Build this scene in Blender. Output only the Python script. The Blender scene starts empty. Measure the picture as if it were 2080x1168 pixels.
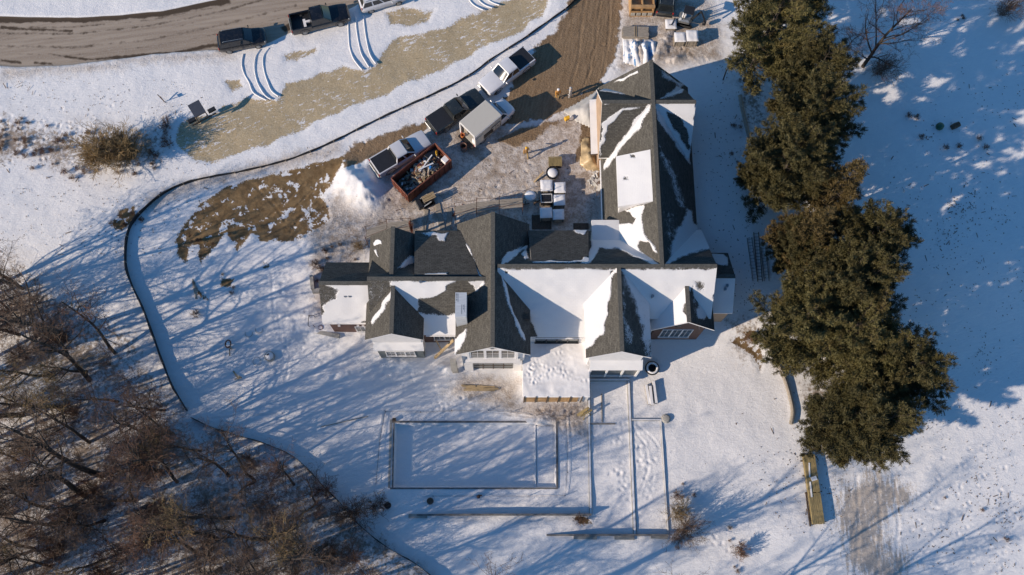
import bpy, math, random
import numpy as np
from mathutils import Vector, Matrix
R = math.radians
rnd = random.Random(7)
C = bpy.context.scene.collection
# ---------------------------------------------------------------- camera model (used to survey the plot from the air photograph)
FPX, PCX, CAMH = 1890.0, 1018.0, 82.0
TH = math.atan(583 / FPX)
ct, st = math.cos(TH), math.sin(TH)
def W(u, v, z=0.0):
    x = (u - PCX) / FPX; y = (584 - v) / FPX
    dx, dy, dz = x, y * ct + st, y * st - ct
    t = (z - CAMH) / dz
    return Vector((dx * t, dy * t, z))
def PX(P):
    P = np.asarray(P, dtype=float)
    z = P[..., 2] - CAMH
    yc = P[..., 1] * ct + z * st
    zc = -P[..., 1] * st + z * ct
    return PCX + FPX * P[..., 0] / -zc, 584 - FPX * yc / -zc
def sstep(a, b, x):
    t = np.clip((x - a) / (b - a), 0, 1)
    return t * t * (3 - 2 * t)
NORTH = 2.4
def gbase(x, y):
    return NORTH * sstep(16.5, 30.0, y + 0 * x)
MOUNDS = []          # (x, y, rx, ry, rot, h)
def gz(x, y):
    return float(gbase(np.float64(x), np.float64(y)))
def G(u, v):
    z = 0.0
    for _ in range(25):
        p = W(u, v, z); z = gz(p.x, p.y)
    return Vector((p.x, p.y, z))
# ---------------------------------------------------------------- numpy helpers
def vnoise(x, y, s, seed=0):
    g = np.random.RandomState(seed).rand(256, 256)
    X = x / s; Y = y / s
    xi = np.floor(X).astype(int); yi = np.floor(Y).astype(int)
    fx = X - xi; fy = Y - yi
    fx = fx * fx * (3 - 2 * fx); fy = fy * fy * (3 - 2 * fy)
    a = g[xi % 256, yi % 256]; b = g[(xi + 1) % 256, yi % 256]
    c = g[xi % 256, (yi + 1) % 256]; d = g[(xi + 1) % 256, (yi + 1) % 256]
    return (a * (1 - fx) + b * fx) * (1 - fy) + (c * (1 - fx) + d * fx) * fy
def sdf(u, v, poly):
    """signed distance, positive inside"""
    n = len(poly)
    d2 = np.full(u.shape, 1e12); ins = np.zeros(u.shape, bool)
    for i in range(n):
        ax, ay = poly[i]; bx, by = poly[(i + 1) % n]
        ex, ey = bx - ax, by - ay
        L = ex * ex + ey * ey + 1e-9
        t = np.clip(((u - ax) * ex + (v - ay) * ey) / L, 0, 1)
        q = (u - ax - t * ex) ** 2 + (v - ay - t * ey) ** 2
        d2 = np.minimum(d2, q)
        cond = (ay > v) != (by > v)
        with np.errstate(divide='ignore', invalid='ignore'):
            xx = ax + (v - ay) * ex / (ey if ey else 1e-9)
        ins ^= cond & (u < xx)
    d = np.sqrt(d2)
    return np.where(ins, d, -d)
def dline(u, v, pts):
    d2 = np.full(u.shape, 1e12)
    for (ax, ay), (bx, by) in zip(pts[:-1], pts[1:]):
        ex, ey = bx - ax, by - ay
        L = ex * ex + ey * ey + 1e-9
        t = np.clip(((u - ax) * ex + (v - ay) * ey) / L, 0, 1)
        d2 = np.minimum(d2, (u - ax - t * ex) ** 2 + (v - ay - t * ey) ** 2)
    return np.sqrt(d2)
# ---------------------------------------------------------------- scene helpers
def tag(o, label=None, cat=None, group=None, kind=None):
    if label: o['label'] = label
    if cat: o['category'] = cat
    if group: o['group'] = group
    if kind: o['kind'] = kind
    return o
def thing(name, label, cat, loc=(0, 0, 0), rz=0.0, group=None):
    o = bpy.data.objects.new(name, None); C.objects.link(o)
    o.location = loc; o.rotation_euler = (0, 0, rz); o.empty_display_size = .2
    return tag(o, label, cat, group)
def copy_tree(o, parent=None):
    c = o.copy(); C.objects.link(c)
    if parent is not None: c.parent = parent
    for ch in list(KIDS.get(o.name, [])):
        n = copy_tree(ch, c)
        KIDS.setdefault(c.name, []).append(n)
    return c
KIDS = {}
class MB:
    """collects geometry and links it as one mesh"""
    def __init__(s): s.v = []; s.f = []; s.m = []; s.mi = 0
    def add(s, vs, fs):
        b = len(s.v); s.v += [tuple(p) for p in vs]
        for f in fs: s.f.append(tuple(b + i for i in f)); s.m.append(s.mi)
        return s
    def box(s, c, d, rz=0.0, M=None, bev=0.0):
        x, y, z = d[0] / 2, d[1] / 2, d[2] / 2
        if bev > 0:
            b = min(bev, x * .9, y * .9, z * .9)
            vs = []
            for zz, k in ((-z, b), (-z + b, 0), (z - b, 0), (z, b)):
                X, Y = x - k, y - k
                vs += [(-X + b - (b if k else 0) * 0, -Y, zz), (X - b, -Y, zz), (X, -Y + b, zz), (X, Y - b, zz), (X - b, Y, zz), (-X + b, Y, zz), (-X, Y - b, zz), (-X, -Y + b, zz)]
            fs = [tuple(range(7, -1, -1)), tuple(range(24, 32))]
            for r in range(3):
                for i in range(8):
                    j = (i + 1) % 8
                    fs.append((r * 8 + i, r * 8 + j, r * 8 + 8 + j, r * 8 + 8 + i))
        else:
            vs = [(-x, -y, -z), (x, -y, -z), (x, y, -z), (-x, y, -z), (-x, -y, z), (x, -y, z), (x, y, z), (-x, y, z)]
            fs = [(3, 2, 1, 0), (4, 5, 6, 7), (0, 1, 5, 4), (1, 2, 6, 5), (2, 3, 7, 6), (3, 0, 4, 7)]
        T = Matrix.Translation(c) @ Matrix.Rotation(rz, 4, 'Z')
        if M is not None: T = Matrix.Translation(c) @ M.to_4x4()
        return s.add([T @ Vector(p) for p in vs], fs)
    def beam(s, a, b, w, h, up=(0, 0, 1)):
        a = Vector(a); b = Vector(b); d = (b - a); L = d.length; d.normalize()
        u = Vector(up)
        if abs(d.dot(u)) > .99: u = Vector((1, 0, 0))
        y = u.cross(d).normalized(); z = d.cross(y)
        M = Matrix((d, y, z)).transposed()
        return s.box((a + b) / 2, (L, w, h), M=M)
    def tube(s, pts, rs, n=6, cap=True, closed=False):
        pts = [Vector(p) for p in pts]
        if isinstance(rs, (int, float)): rs = [rs] * len(pts)
        b = len(s.v); m = len(pts)
        px = None
        for i, p in enumerate(pts):
            if closed: t = pts[(i + 1) % m] - pts[i - 1]
            else: t = pts[min(i + 1, m - 1)] - pts[max(i - 1, 0)]
            if t.length < 1e-9: t = Vector((0, 0, 1))
            t.normalize()
            if px is None:
                px = t.orthogonal()
            px = (px - t * px.dot(t))
            if px.length < 1e-6: px = t.orthogonal()
            px.normalize(); py = t.cross(px)
            for k in range(n):
                a = 2 * math.pi * k / n
                s.v.append(tuple(p + (px * math.cos(a) + py * math.sin(a)) * rs[i]))
        for i in range(m if closed else m - 1):
            i2 = (i + 1) % m
            for k in range(n):
                k2 = (k + 1) % n
                s.f.append((b + i * n + k, b + i * n + k2, b + i2 * n + k2, b + i2 * n + k)); s.m.append(s.mi)
        if cap and not closed:
            s.f.append(tuple(b + k for k in range(n - 1, -1, -1))); s.m.append(s.mi)
            s.f.append(tuple(b + (m - 1) * n + k for k in range(n))); s.m.append(s.mi)
        return s
    def lathe(s, prof, n=20, c=(0, 0, 0), M=None):
        b = len(s.v); T = Matrix.Translation(c) @ (M.to_4x4() if M is not None else Matrix.Identity(4))
        for r, z in prof:
            for k in range(n):
                a = 2 * math.pi * k / n
                s.v.append(tuple(T @ Vector((r * math.cos(a), r * math.sin(a), z))))
        for i in range(len(prof) - 1):
            for k in range(n):
                k2 = (k + 1) % n
                s.f.append((b + i * n + k, b + i * n + k2, b + (i + 1) * n + k2, b + (i + 1) * n + k)); s.m.append(s.mi)
        s.f.append(tuple(b + k for k in range(n - 1, -1, -1))); s.m.append(s.mi)
        s.f.append(tuple(b + (len(prof) - 1) * n + k for k in range(n))); s.m.append(s.mi)
        return s
    def prism(s, poly, z0, z1):
        n = len(poly)
        a = sum(poly[i][0] * poly[(i + 1) % n][1] - poly[(i + 1) % n][0] * poly[i][1] for i in range(n))
        if a < 0: poly = poly[::-1]
        vs = [(x, y, z0) for x, y in poly] + [(x, y, z1) for x, y in poly]
        fs = [tuple(range(n - 1, -1, -1)), tuple(range(n, 2 * n))] + [(i, (i + 1) % n, n + (i + 1) % n, n + i) for i in range(n)]
        return s.add(vs, fs)
    def quad(s, *p): return s.add(p, [tuple(range(len(p)))])
    def build(s, name, mat, parent=None, smooth=False, loc=None, angle=None):
        me = bpy.data.meshes.new(name)
        me.from_pydata(s.v, [], s.f)
        for m in (mat if isinstance(mat, (list, tuple)) else [mat]): me.materials.append(m)
        if any(s.m): me.polygons.foreach_set('material_index', s.m)
        if smooth: me.polygons.foreach_set('use_smooth', [True] * len(s.f))
        if angle:
            me.polygons.foreach_set('use_smooth', [True] * len(s.f))
            me.set_sharp_from_angle(angle=R(angle))
        me.update()
        o = bpy.data.objects.new(name, me); C.objects.link(o)
        if parent is not None:
            o.parent = parent; KIDS.setdefault(parent.name, []).append(o)
        if loc is not None: o.location = loc
        return o
# ---------------------------------------------------------------- materials
def newmat(name):
    m = bpy.data.materials.new(name); m.use_nodes = True
    nt = m.node_tree; nt.nodes.clear()
    o = nt.nodes.new('ShaderNodeOutputMaterial'); b = nt.nodes.new('ShaderNodeBsdfPrincipled')
    nt.links.new(b.outputs[0], o.inputs[0])
    return m, nt, b
class NT:
    def __init__(s, nt): s.nt = nt
    def n(s, t, **k):
        x = s.nt.nodes.new(t)
        for a, b in k.items(): setattr(x, a, b)
        return x
    def val(s, x, sock):
        if isinstance(x, (int, float)): sock.default_value = x
        elif isinstance(x, tuple): sock.default_value = x if len(x) == len(sock.default_value) else tuple(x) + (1,)
        else: s.nt.links.new(x, sock)
    def math(s, op, a, b=0.0, c=None, clamp=False):
        x = s.n('ShaderNodeMath', operation=op, use_clamp=clamp)
        s.val(a, x.inputs[0]); s.val(b, x.inputs[1])
        if c is not None: s.val(c, x.inputs[2])
        return x.outputs[0]
    def attr(s, name):
        return s.n('ShaderNodeAttribute', attribute_name=name).outputs['Fac']
    def pos(s, scale=(1, 1, 1), rot=(0, 0, 0)):
        g = s.n('ShaderNodeTexCoord'); m = s.n('ShaderNodeMapping')
        s.nt.links.new(g.outputs['Object'], m.inputs[0])
        m.inputs['Scale'].default_value = scale; m.inputs['Rotation'].default_value = rot
        return m.outputs[0]
    def noise(s, vec, scale, detail=3, rough=.55, dist=0.0):
        x = s.n('ShaderNodeTexNoise')
        if vec is not None: s.nt.links.new(vec, x.inputs['Vector'])
        x.inputs['Scale'].default_value = scale; x.inputs['Detail'].default_value = detail
        x.inputs['Roughness'].default_value = rough; x.inputs['Distortion'].default_value = dist
        return x.outputs['Fac']
    def ramp(s, f, lo, hi, smooth=True):
        x = s.n('ShaderNodeMapRange')
        x.interpolation_type = 'SMOOTHSTEP' if smooth else 'LINEAR'
        s.val(f, x.inputs[0]); s.val(lo, x.inputs[1]); s.val(hi, x.inputs[2])
        return x.outputs[0]
    def mix(s, f, a, b):
        x = s.n('ShaderNodeMix', data_type='RGBA')
        s.val(f, x.inputs[0]); s.val(a, x.inputs[6]); s.val(b, x.inputs[7])
        return x.outputs[2]
    def bump(s, h, strength=.5, dist=.05, normal=None):
        x = s.n('ShaderNodeBump'); s.val(h, x.inputs['Height'])
        x.inputs['Strength'].default_value = strength; x.inputs['Distance'].default_value = dist
        if normal is not None: s.nt.links.new(normal, x.inputs['Normal'])
        return x.outputs[0]
def simple(name, col, rough=.6, metal=0.0, var=.15, scale=6.0, bump=0.0, spec=.5, coat=0.0, stretch=(1, 1, 1)):
    m, nt, b = newmat(name); N = NT(nt)
    p = N.pos(stretch)
    f = N.ramp(N.noise(p, scale, 4), .3, .7)
    a = tuple(max(0, c * (1 - var)) for c in col); c2 = tuple(min(1, c * (1 + var)) for c in col)
    nt.links.new(N.mix(f, a, c2), b.inputs['Base Color'])
    b.inputs['Roughness'].default_value = rough; b.inputs['Metallic'].default_value = metal
    b.inputs['Specular IOR Level'].default_value = spec
    if coat: b.inputs['Coat Weight'].default_value = coat; b.inputs['Coat Roughness'].default_value = .06
    if bump:
        nt.links.new(N.bump(N.noise(p, scale * 4, 5), bump, .02), b.inputs['Normal'])
    return m
SNOW = (.80, .785, .775)
MT = {}
MT['snow'] = simple('snow_cover', SNOW, .75, var=.04, scale=2.0, bump=.5, spec=.3)
MT['white_paint'] = simple('white_wall', (.72, .70, .68), .6, var=.05, scale=3)
MT['white_trim'] = simple('white_trim', (.78, .76, .74), .5, var=.04)
MT['gray_siding'] = simple('gray_siding', (.14, .155, .15), .7, var=.2, scale=2, stretch=(1, 1, 8))
MT['brown_siding'] = simple('brown_siding', (.12, .062, .045), .75, var=.25, scale=2.5, stretch=(1, 1, 9))
MT['tan_sheet'] = simple('tan_sheathing', (.42, .29, .19), .7, var=.15, scale=1.5)
MT['glass'] = simple('window_glass', (.035, .045, .045), .08, var=.5, scale=.8, spec=.7)
MT['glass_dirty'] = simple('porch_screen', (.10, .11, .11), .35, var=.2, scale=5)
MT['steel'] = simple('steel', (.32, .33, .33), .4, .7, var=.2)
MT['black'] = simple('black_plastic', (.018, .018, .02), .5, var=.2)
MT['rubber'] = simple('rubber', (.02, .02, .021), .85, var=.3)
MT['concrete'] = simple('concrete', (.36, .34, .30), .85, var=.18, scale=2, bump=.4)
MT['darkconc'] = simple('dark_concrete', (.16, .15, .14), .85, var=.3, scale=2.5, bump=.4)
MT['wood'] = simple('lumber', (.38, .28, .155), .75, var=.25, scale=3, stretch=(1, 8, 8))
MT['yellow_wood'] = simple('treated_lumber', (.285, .215, .095), .7, var=.28, scale=2.2, stretch=(7, 1, 4))
MT['gray_wood'] = simple('weathered_wood', (.30, .26, .21), .8, var=.3, scale=3, stretch=(1, 9, 4))
MT['dark_wood'] = simple('dark_wood', (.085, .058, .04), .8, var=.35, scale=3, stretch=(3, 3, 1))
MT['ply'] = simple('plywood', (.42, .25, .11), .7, var=.3, scale=1.3)
MT['rust'] = simple('rust_red', (.155, .046, .024), .7, var=.35, scale=2, bump=.2)
MT['rustpole'] = simple('rusty_pole', (.11, .05, .03), .7, var=.3)
MT['orange'] = simple('orange_fabric', (.62, .20, .05), .7)
MT['yellow'] = simple('yellow_plastic', (.75, .42, .03), .5)
MT['tarp_blue'] = simple('blue_tarp', (.03, .22, .55), .45, var=.25, scale=3)
MT['tarp'] = simple('gray_tarp', (.52, .50, .46), .55, var=.1, scale=1.2, bump=.3)
MT['poly'] = simple('clear_plastic_sheet', (.50, .37, .20), .35, var=.35, scale=1.4, bump=.5)
MT['foam'] = simple('foil_board', (.50, .53, .56), .35, var=.1, scale=2, stretch=(1, 6, 1))
MT['green'] = simple('green_paint', (.02, .10, .06), .5)
# ================================================================ GROUND
# --- survey of the ground cover: outlines (photo survey pixels) turned into cover maps on the ground sheet
ROAD = [(-500, -10), (-200, 20), (0, 32), (120, 36), (250, 30), (330, 21), (440, 0), (560, -40), (700, -100), (960, -100), (735, 4), (690, 28), (600, 62), (530, 92), (450, 101), (350, 105), (260, 118), (150, 131), (60, 136), (0, 133), (-400, 110)]
DARK = [[(-40, 24), (100, 29), (200, 28), (330, 18), (470, -10), (470, 6), (330, 33), (230, 41), (120, 46), (0, 45), (-40, 44)],
        [(95, 108), (140, 113), (185, 118), (300, 107), (350, 102), (470, 80), (480, 88), (350, 109), (260, 119), (185, 122), (140, 118)],
        [(70, 124), (105, 126), (105, 131), (70, 130)], [(0, 118), (42, 124), (42, 129), (0, 124)],
        [(570, 55), (600, 40), (610, 52), (580, 66)], [(0, 50), (60, 56), (150, 60), (150, 64), (60, 62), (0, 58)]]
STRAW = [[(360, 262), (395, 240), (440, 226), (500, 199), (520, 204), (560, 206), (580, 172), (640, 154), (700, 135), (735, 142), (765, 139), (780, 105), (810, 72), (845, 66), (900, 58), (960, 30), (1020, 4), (1060, -10), (1115, -10), (1100, 28), (1040, 70), (960, 108), (880, 148), (800, 183), (720, 213), (640, 248), (560, 288), (480, 314), (430, 331), (392, 322), (366, 302), (358, 278)],
         [(785, 28), (830, 18), (880, 20), (870, 40), (820, 52), (790, 50)], [(583, 116), (600, 108), (638, 96), (634, 104), (605, 118), (586, 122)], [(460, 168), (490, 163), (492, 178), (466, 186)]]
STRAW2 = [[(1700, 940), (1760, 950), (1830, 945), (1850, 1000), (1842, 1090), (1850, 1180), (1690, 1200), (1690, 1100), (1672, 1060), (1700, 1000), (1715, 970)]]
MUD = [[(1165, -10), (1185, -100), (1290, -100), (1265, -10), (1258, 60), (1248, 125), (1225, 160), (1192, 190), (1172, 208), (1120, 238), (1050, 252), (990, 262), (985, 236), (1030, 190), (1052, 140), (1092, 95), (1132, 50)],
       [(690, 318), (720, 290), (800, 268), (866, 242), (872, 262), (820, 290), (770, 312), (735, 335), (705, 345)], [(1160, 205), (1225, 160), (1225, 190), (1190, 330), (1205, 335), (1170, 330), (1185, 240)],
       [(1010, 285), (1060, 262), (1110, 245), (1150, 240), (1100, 270), (1060, 300)]]
DIRT = [[(356, 495), (345, 500), (378, 454), (409, 413), (457, 382), (498, 363), (546, 353), (618, 334), (690, 316), (704, 330), (690, 348), (676, 375), (650, 395), (664, 425), (671, 445), (650, 464), (613, 483), (610, 502), (590, 488), (560, 486), (527, 492), (522, 476), (507, 474), (497, 495), (483, 512), (464, 471), (433, 502), (412, 538), (402, 498), (388, 497), (384, 535), (361, 512)],
        [(535, 530), (548, 534), (545, 545), (530, 546)], [(450, 570), (474, 568), (470, 586), (452, 588)], [(400, 580), (415, 600), (425, 612), (404, 605)], [(240, 425), (270, 420), (272, 450), (250, 470), (230, 460)],
        [(1485, 700), (1515, 672), (1540, 672), (1548, 720), (1545, 750), (1530, 720), (1510, 712)], [(1640, 890), (1668, 890), (1672, 915), (1648, 920)],
        [(1160, 1050), (1195, 1050), (1200, 1062), (1175, 1064)]]
TRAMP = [[(625, 470), (690, 345), (735, 330), (800, 290), (870, 262), (985, 240), (1050, 250), (1170, 225), (1230, 260), (1225, 480), (740, 500), (690, 640), (640, 640)],
         [(1255, -10), (1440, -10), (1470, 60), (1470, 125), (1255, 150)], [(1060, 815), (1195, 805), (1200, 900), (1150, 880), (1070, 850), (900, 800), (940, 760), (1060, 770)],
         [(300, 400), (420, 358), (560, 320), (690, 290), (690, 310), (560, 345), (430, 380), (340, 410), (300, 440)], [(0, 135), (150, 133), (350, 108), (470, 105), (470, 118), (300, 130), (150, 150), (0, 160)]]
LEAF = [[(-60, 210), (120, 250), (330, 260), (345, 200), (335, 300), (320, 335), (180, 360), (80, 330), (-60, 330)], [(-300, 480), (0, 500), (140, 590), (240, 640), (330, 760), (390, 850), (480, 885), (600, 935), (700, 1035), (820, 1120), (900, 1200), (-300, 1300)],
        [(690, 470), (745, 475), (745, 520), (700, 530)], [(1470, 640), (1560, 640), (1560, 740), (1500, 730)],
        [(1480, 120), (1560, 120), (1580, 380), (1510, 300)], [(1600, 700), (1680, 740), (1720, 960), (1660, 900)]]
def cov(u, v, polys, feather):
    out = np.zeros(u.shape)
    for p in polys:
        a = np.array(p); lo = a.min(0) - 3 * feather; hi = a.max(0) + 3 * feather
        m = (u > lo[0]) & (u < hi[0]) & (v > lo[1]) & (v < hi[1])
        if m.any():
            d = sdf(u[m], v[m], p)
            out[m] = np.maximum(out[m], np.clip(.5 + d / (2 * feather), 0, 1))
    return out
def wpoly(pts): return [(G(*p).x, G(*p).y) for p in pts]
GSTEP = .105
def axis(lo, hi):
    a = np.arange(lo, hi, GSTEP)
    e = [.4, .8, 1.6, 3, 6, 12, 25, 50, 100, 200, 400]
    return np.concatenate([[lo - sum(e[:i + 1]) for i in range(len(e))][::-1], a, [a[-1] + sum(e[:i + 1]) for i in range(len(e))]])
def make_ground():
    xs = axis(-58, 58); ys = axis(-3, 60)
    X, Y = np.meshgrid(xs, ys)
    Z = gbase(X, Y)
    u, v = PX(np.stack([X, Y, Z], -1))
    far = (np.abs(X) > 60) | (Y > 62) | (Y < -5)
    A = {}
    nw = (vnoise(X, Y, 1.3, 3) - .5) * 10
    uu, vv = u + nw, v + (vnoise(X, Y, 1.1, 4) - .5) * 10
    A['road'] = cov(u + nw * .25, v + nw * .25, [ROAD], 3)
    A['dark'] = cov(uu, v + nw * .3, DARK, 5)
    for pts, w_, k_ in ROADTR:
        m = (v < 150) & (u < 780)
        A['dark'][m] = np.maximum(A['dark'][m], k_ * np.exp(-(dline(u[m], v[m], pts) / w_) ** 2))
    A['straw'] = cov(uu, vv, STRAW, 9)
    A['straw2'] = cov(u + nw * 2.5 + (vnoise(X, Y, 3.5, 14) - .5) * 70, v + (vnoise(X, Y, 2.5, 15) - .5) * 80, STRAW2, 45)
    A['mud'] = cov(uu, vv, MUD, 14)
    A['dirt'] = cov(uu, vv, DIRT, 7)
    A['tramp'] = cov(uu, vv, TRAMP, 22)
    A['leaf'] = cov(uu, vv, LEAF, 30)
    for (mu, mv, rx, ry, rot, h) in MOUNDPX[:4]:
        c = G(mu, mv); A['tramp'] *= 1 - .95 * np.exp(-(((X - c.x) / rx) ** 2 + ((Y - c.y) / ry) ** 2) * .8)
    for k in A: A[k][far] = 0
    # relief
    wind = (vnoise(X * .8 + Y * .3, Y, 3.0, 5) - .5) * .10 + (vnoise(X, Y, .9, 6) - .5) * .035
    fine = (vnoise(X, Y, .55, 8) - .5) * .03 + (vnoise(X, Y, .27, 9) - .5) * .035
    snowy = 1 - np.maximum.reduce([A['road'], A['mud'] * .6])
    Z = Z + wind * snowy + fine * (A['tramp'] * .26 + A['leaf'] * .4 + A['dirt'] * .6 + .22) * (1 - A['road'])
    # snow lies over the bare patches
    bare = np.maximum.reduce([A['road'], A['straw'], A['straw2'] * .3, A['mud'], A['dirt']])
    Z = Z - .10 * bare
    # snow mounds
    for (mu, mv, rx, ry, rot, h) in MOUNDPX:
        c = G(mu, mv); dx, dy = X - c.x, Y - c.y; ca, sa = math.cos(rot), math.sin(rot)
        q = ((dx * ca + dy * sa) / rx) ** 2 + ((-dx * sa + dy * ca) / ry) ** 2
        Z = Z + h * np.exp(-q * 1.3) * (1 + (vnoise(X, Y, .6, 12) - .5) * .5)
    # pool basin
    pool = sdf(X, Y, wpoly([(803, 861), (1127, 861), (1129, 989), (798, 989)]))
    Z = Z - .70 * sstep(-.02, .06, pool)
    bench = sdf(X, Y, wpoly([(1088, 862), (1127, 862), (1129, 989), (1088, 989)]))
    Z = Z + .26 * sstep(-.05, .12, bench) * (pool > 0)
    # lower court between the retaining walls
    court = sdf(X, Y, wpoly([(1197, 784), (1278, 776), (1289, 1086), (1199, 1060)]))
    Z = Z - .03 * sstep(0, .3, court)
    # worn tracks and wheel ruts
    for pts, w, dep in TRACKS:
        pw = [(G(*p).x, G(*p).y) for p in pts]
        a = np.array(pw); m = (X > a[:, 0].min() - 2) & (X < a[:, 0].max() + 2) & (Y > a[:, 1].min() - 2) & (Y < a[:, 1].max() + 2)
        d = dline(X[m], Y[m], pw) + (vnoise(X[m], Y[m], .7, 31) - .5) * .16
        Z[m] += -dep * np.exp(-(d / w) ** 2) + dep * .5 * np.exp(-((d - 2.0 * w) / (w * .7)) ** 2)
    # scattered footprints
    fr = np.random.RandomState(5)
    for pts, n, spread in PRINTS:
        for _ in range(n):
            i = fr.randint(len(pts) - 1); t = fr.rand()
            pu = pts[i][0] * (1 - t) + pts[i + 1][0] * t + fr.randn() * spread; pv = pts[i][1] * (1 - t) + pts[i + 1][1] * t + fr.randn() * spread
            c = G(pu, pv)
            ix = np.searchsorted(xs, c.x); iy = np.searchsorted(ys, c.y)
            sl = (slice(max(iy - 6, 0), iy + 7), slice(max(ix - 6, 0), ix + 7))
            an = fr.rand() * 6.283; ax_ = (X[sl] - c.x) * math.cos(an) + (Y[sl] - c.y) * math.sin(an); ay_ = -(X[sl] - c.x) * math.sin(an) + (Y[sl] - c.y) * math.cos(an)
            Z[sl] += -(.03 + .05 * fr.rand()) * np.exp(-(ax_ / .19) ** 2 - (ay_ / .10) ** 2) + .012 * np.exp(-((np.hypot(ax_, ay_) - .28) / .12) ** 2)
    ny, nx = X.shape
    co = np.stack([X, Y, Z], -1).reshape(-1, 3).astype(np.float32)
    idx = np.arange(nx * ny).reshape(ny, nx)
    q = np.stack([idx[:-1, :-1], idx[:-1, 1:], idx[1:, 1:], idx[1:, :-1]], -1).reshape(-1, 4).astype(np.int32)
    me = bpy.data.meshes.new('snowy_ground')
    me.vertices.add(len(co)); me.vertices.foreach_set('co', co.ravel())
    me.loops.add(q.size); me.loops.foreach_set('vertex_index', q.ravel())
    me.polygons.add(len(q)); me.polygons.foreach_set('loop_start', np.arange(0, q.size, 4, dtype=np.int32)); me.polygons.foreach_set('loop_total', np.full(len(q), 4, np.int32))
    me.polygons.foreach_set('use_smooth', np.ones(len(q), bool))
    me.update()
    for k, a in A.items():
        at = me.attributes.new(k, 'FLOAT', 'POINT'); at.data.foreach_set('value', a.ravel().astype(np.float32))
    me.materials.append(ground_mat())
    o = bpy.data.objects.new('ground', me); C.objects.link(o); o['kind'] = 'structure'
    return o
def ground_mat():
    m, nt, b = newmat('snow_and_soil'); N = NT(nt)
    p = N.pos()
    along = N.pos((1, 1, 1), (0, 0, R(-24)))
    st1 = N.n('ShaderNodeMapping'); nt.links.new(along, st1.inputs[0]); st1.inputs['Scale'].default_value = (.9, 2.6, 1)
    n_big = N.noise(p, .35, 4); n_mid = N.noise(p, 1.6, 5, .6); n_fine = N.noise(p, 7, 5, .65); n_vf = N.noise(p, 22, 3, .6)
    snow = N.mix(n_mid, (.765, .75, .745), (.835, .82, .80))
    # trampled / dirty snow
    tr = N.attr('tramp')
    trm = N.math('MULTIPLY', N.ramp(N.math('ADD', tr, N.math('MULTIPLY', N.math('SUBTRACT', n_mid, .5), 1.3)), .15, 1.0), .95)
    dirty = N.mix(N.ramp(N.math('ADD', N.math('MULTIPLY', n_fine, .45), N.math('MULTIPLY', n_mid, .55)), .36, .62), (.30, .225, .16), (.66, .60, .54)); dirty = N.mix(N.math('MULTIPLY', N.ramp(N.noise(p, .55, 4, .6), .52, .68), .75), dirty, N.mix(n_fine, (.16, .105, .06), (.36, .265, .18)))
    col = N.mix(trm, snow, dirty)
    # leaf litter specks
    lf = N.attr('leaf')
    lm = N.math('MULTIPLY', N.ramp(N.math('ADD', N.math('ADD', N.math('MULTIPLY', N.noise(p, 2.6, 7, .78), .7), N.math('MULTIPLY', n_big, .3)), N.math('MULTIPLY', lf, .16)), .60, .72), N.ramp(lf, .05, .5))
    col = N.mix(N.math('MULTIPLY', lm, .85), col, N.mix(n_vf, (.12, .08, .05), (.30, .22, .14)))
    lf2 = N.math('MULTIPLY', N.ramp(N.math('ADD', n_big, N.math('MULTIPLY', N.math('SUBTRACT', n_mid, .5), .8)), .45, .75), N.math('MULTIPLY', lf, .35))
    col = N.mix(N.math('MULTIPLY', lf2, 1.5, clamp=True), col, (.30, .235, .185))
    # mud drive
    mu = N.attr('mud')
    mm = N.ramp(N.math('ADD', mu, N.math('MULTIPLY', N.math('SUBTRACT', n_mid, .5), .9)), .42, .62)
    rut = N.n('ShaderNodeMapping'); nt.links.new(N.pos((1, 1, 1), (0, 0, R(12))), rut.inputs[0]); rut.inputs['Scale'].default_value = (4.2, .55, 1)
    n_rut = N.noise(rut.outputs[0], 1.5, 5, .6)
    mudc = N.mix(N.ramp(N.math('ADD', N.math('MULTIPLY', n_rut, .55), N.math('MULTIPLY', n_fine, .45)), .32, .68), (.155, .098, .052), (.30, .205, .12))
    mudc = N.mix(N.ramp(n_vf, .5, .8), mudc, (.38, .30, .21))
    col = N.mix(mm, col, mudc)
    # brown soil patch with frost lumps
    di = N.attr('dirt')
    dm = N.ramp(N.math('ADD', di, N.math('MULTIPLY', N.math('SUBTRACT', n_fine, .5), 1.3)), .40, .58)
    soil = N.mix(N.ramp(n_mid, .25, .75), (.135, .082, .036), (.25, .165, .08))
    soil = N.mix(N.math('MULTIPLY', N.ramp(n_big, .5, .75), .7), soil, (.09, .06, .032))
    lump = N.ramp(N.math('ADD', N.noise(p, 1.1, 4, .6), N.math('MULTIPLY', n_fine, .25)), .70, .725)
    soil = N.mix(lump, soil, (.74, .73, .72))
    col = N.mix(dm, col, soil)
    # straw-covered seeded strip with snow flecks
    sw = N.attr('straw')
    sm = N.ramp(N.math('ADD', sw, N.math('MULTIPLY', N.math('SUBTRACT', n_fine, .5), 1.2)), .40, .60)
    n_st = N.noise(st1.outputs[0], 1.6, 6, .66)
    n_st2 = N.noise(st1.outputs[0], 9, 4, .6)
    stc = N.mix(N.ramp(n_st2, .3, .7), (.34, .26, .15), (.57, .47, .315))
    stc = N.mix(N.math('MULTIPLY', N.ramp(n_mid, .3, .8), .45), stc, (.36, .265, .145))
    fl = N.ramp(N.math('ADD', N.math('MULTIPLY', N.math('ADD', n_st, N.math('MULTIPLY', N.math('SUBTRACT', n_fine, .5), .5)), 1.0), N.math('MULTIPLY', N.math('SUBTRACT', n_big, .5), .4)), .585, .67)
    stc = N.mix(fl, stc, (.74, .72, .70))
    col = N.mix(sm, col, stc)
    # worn grass smear with sledge-like streaks, lower right
    s2 = N.attr('straw2')
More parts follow.
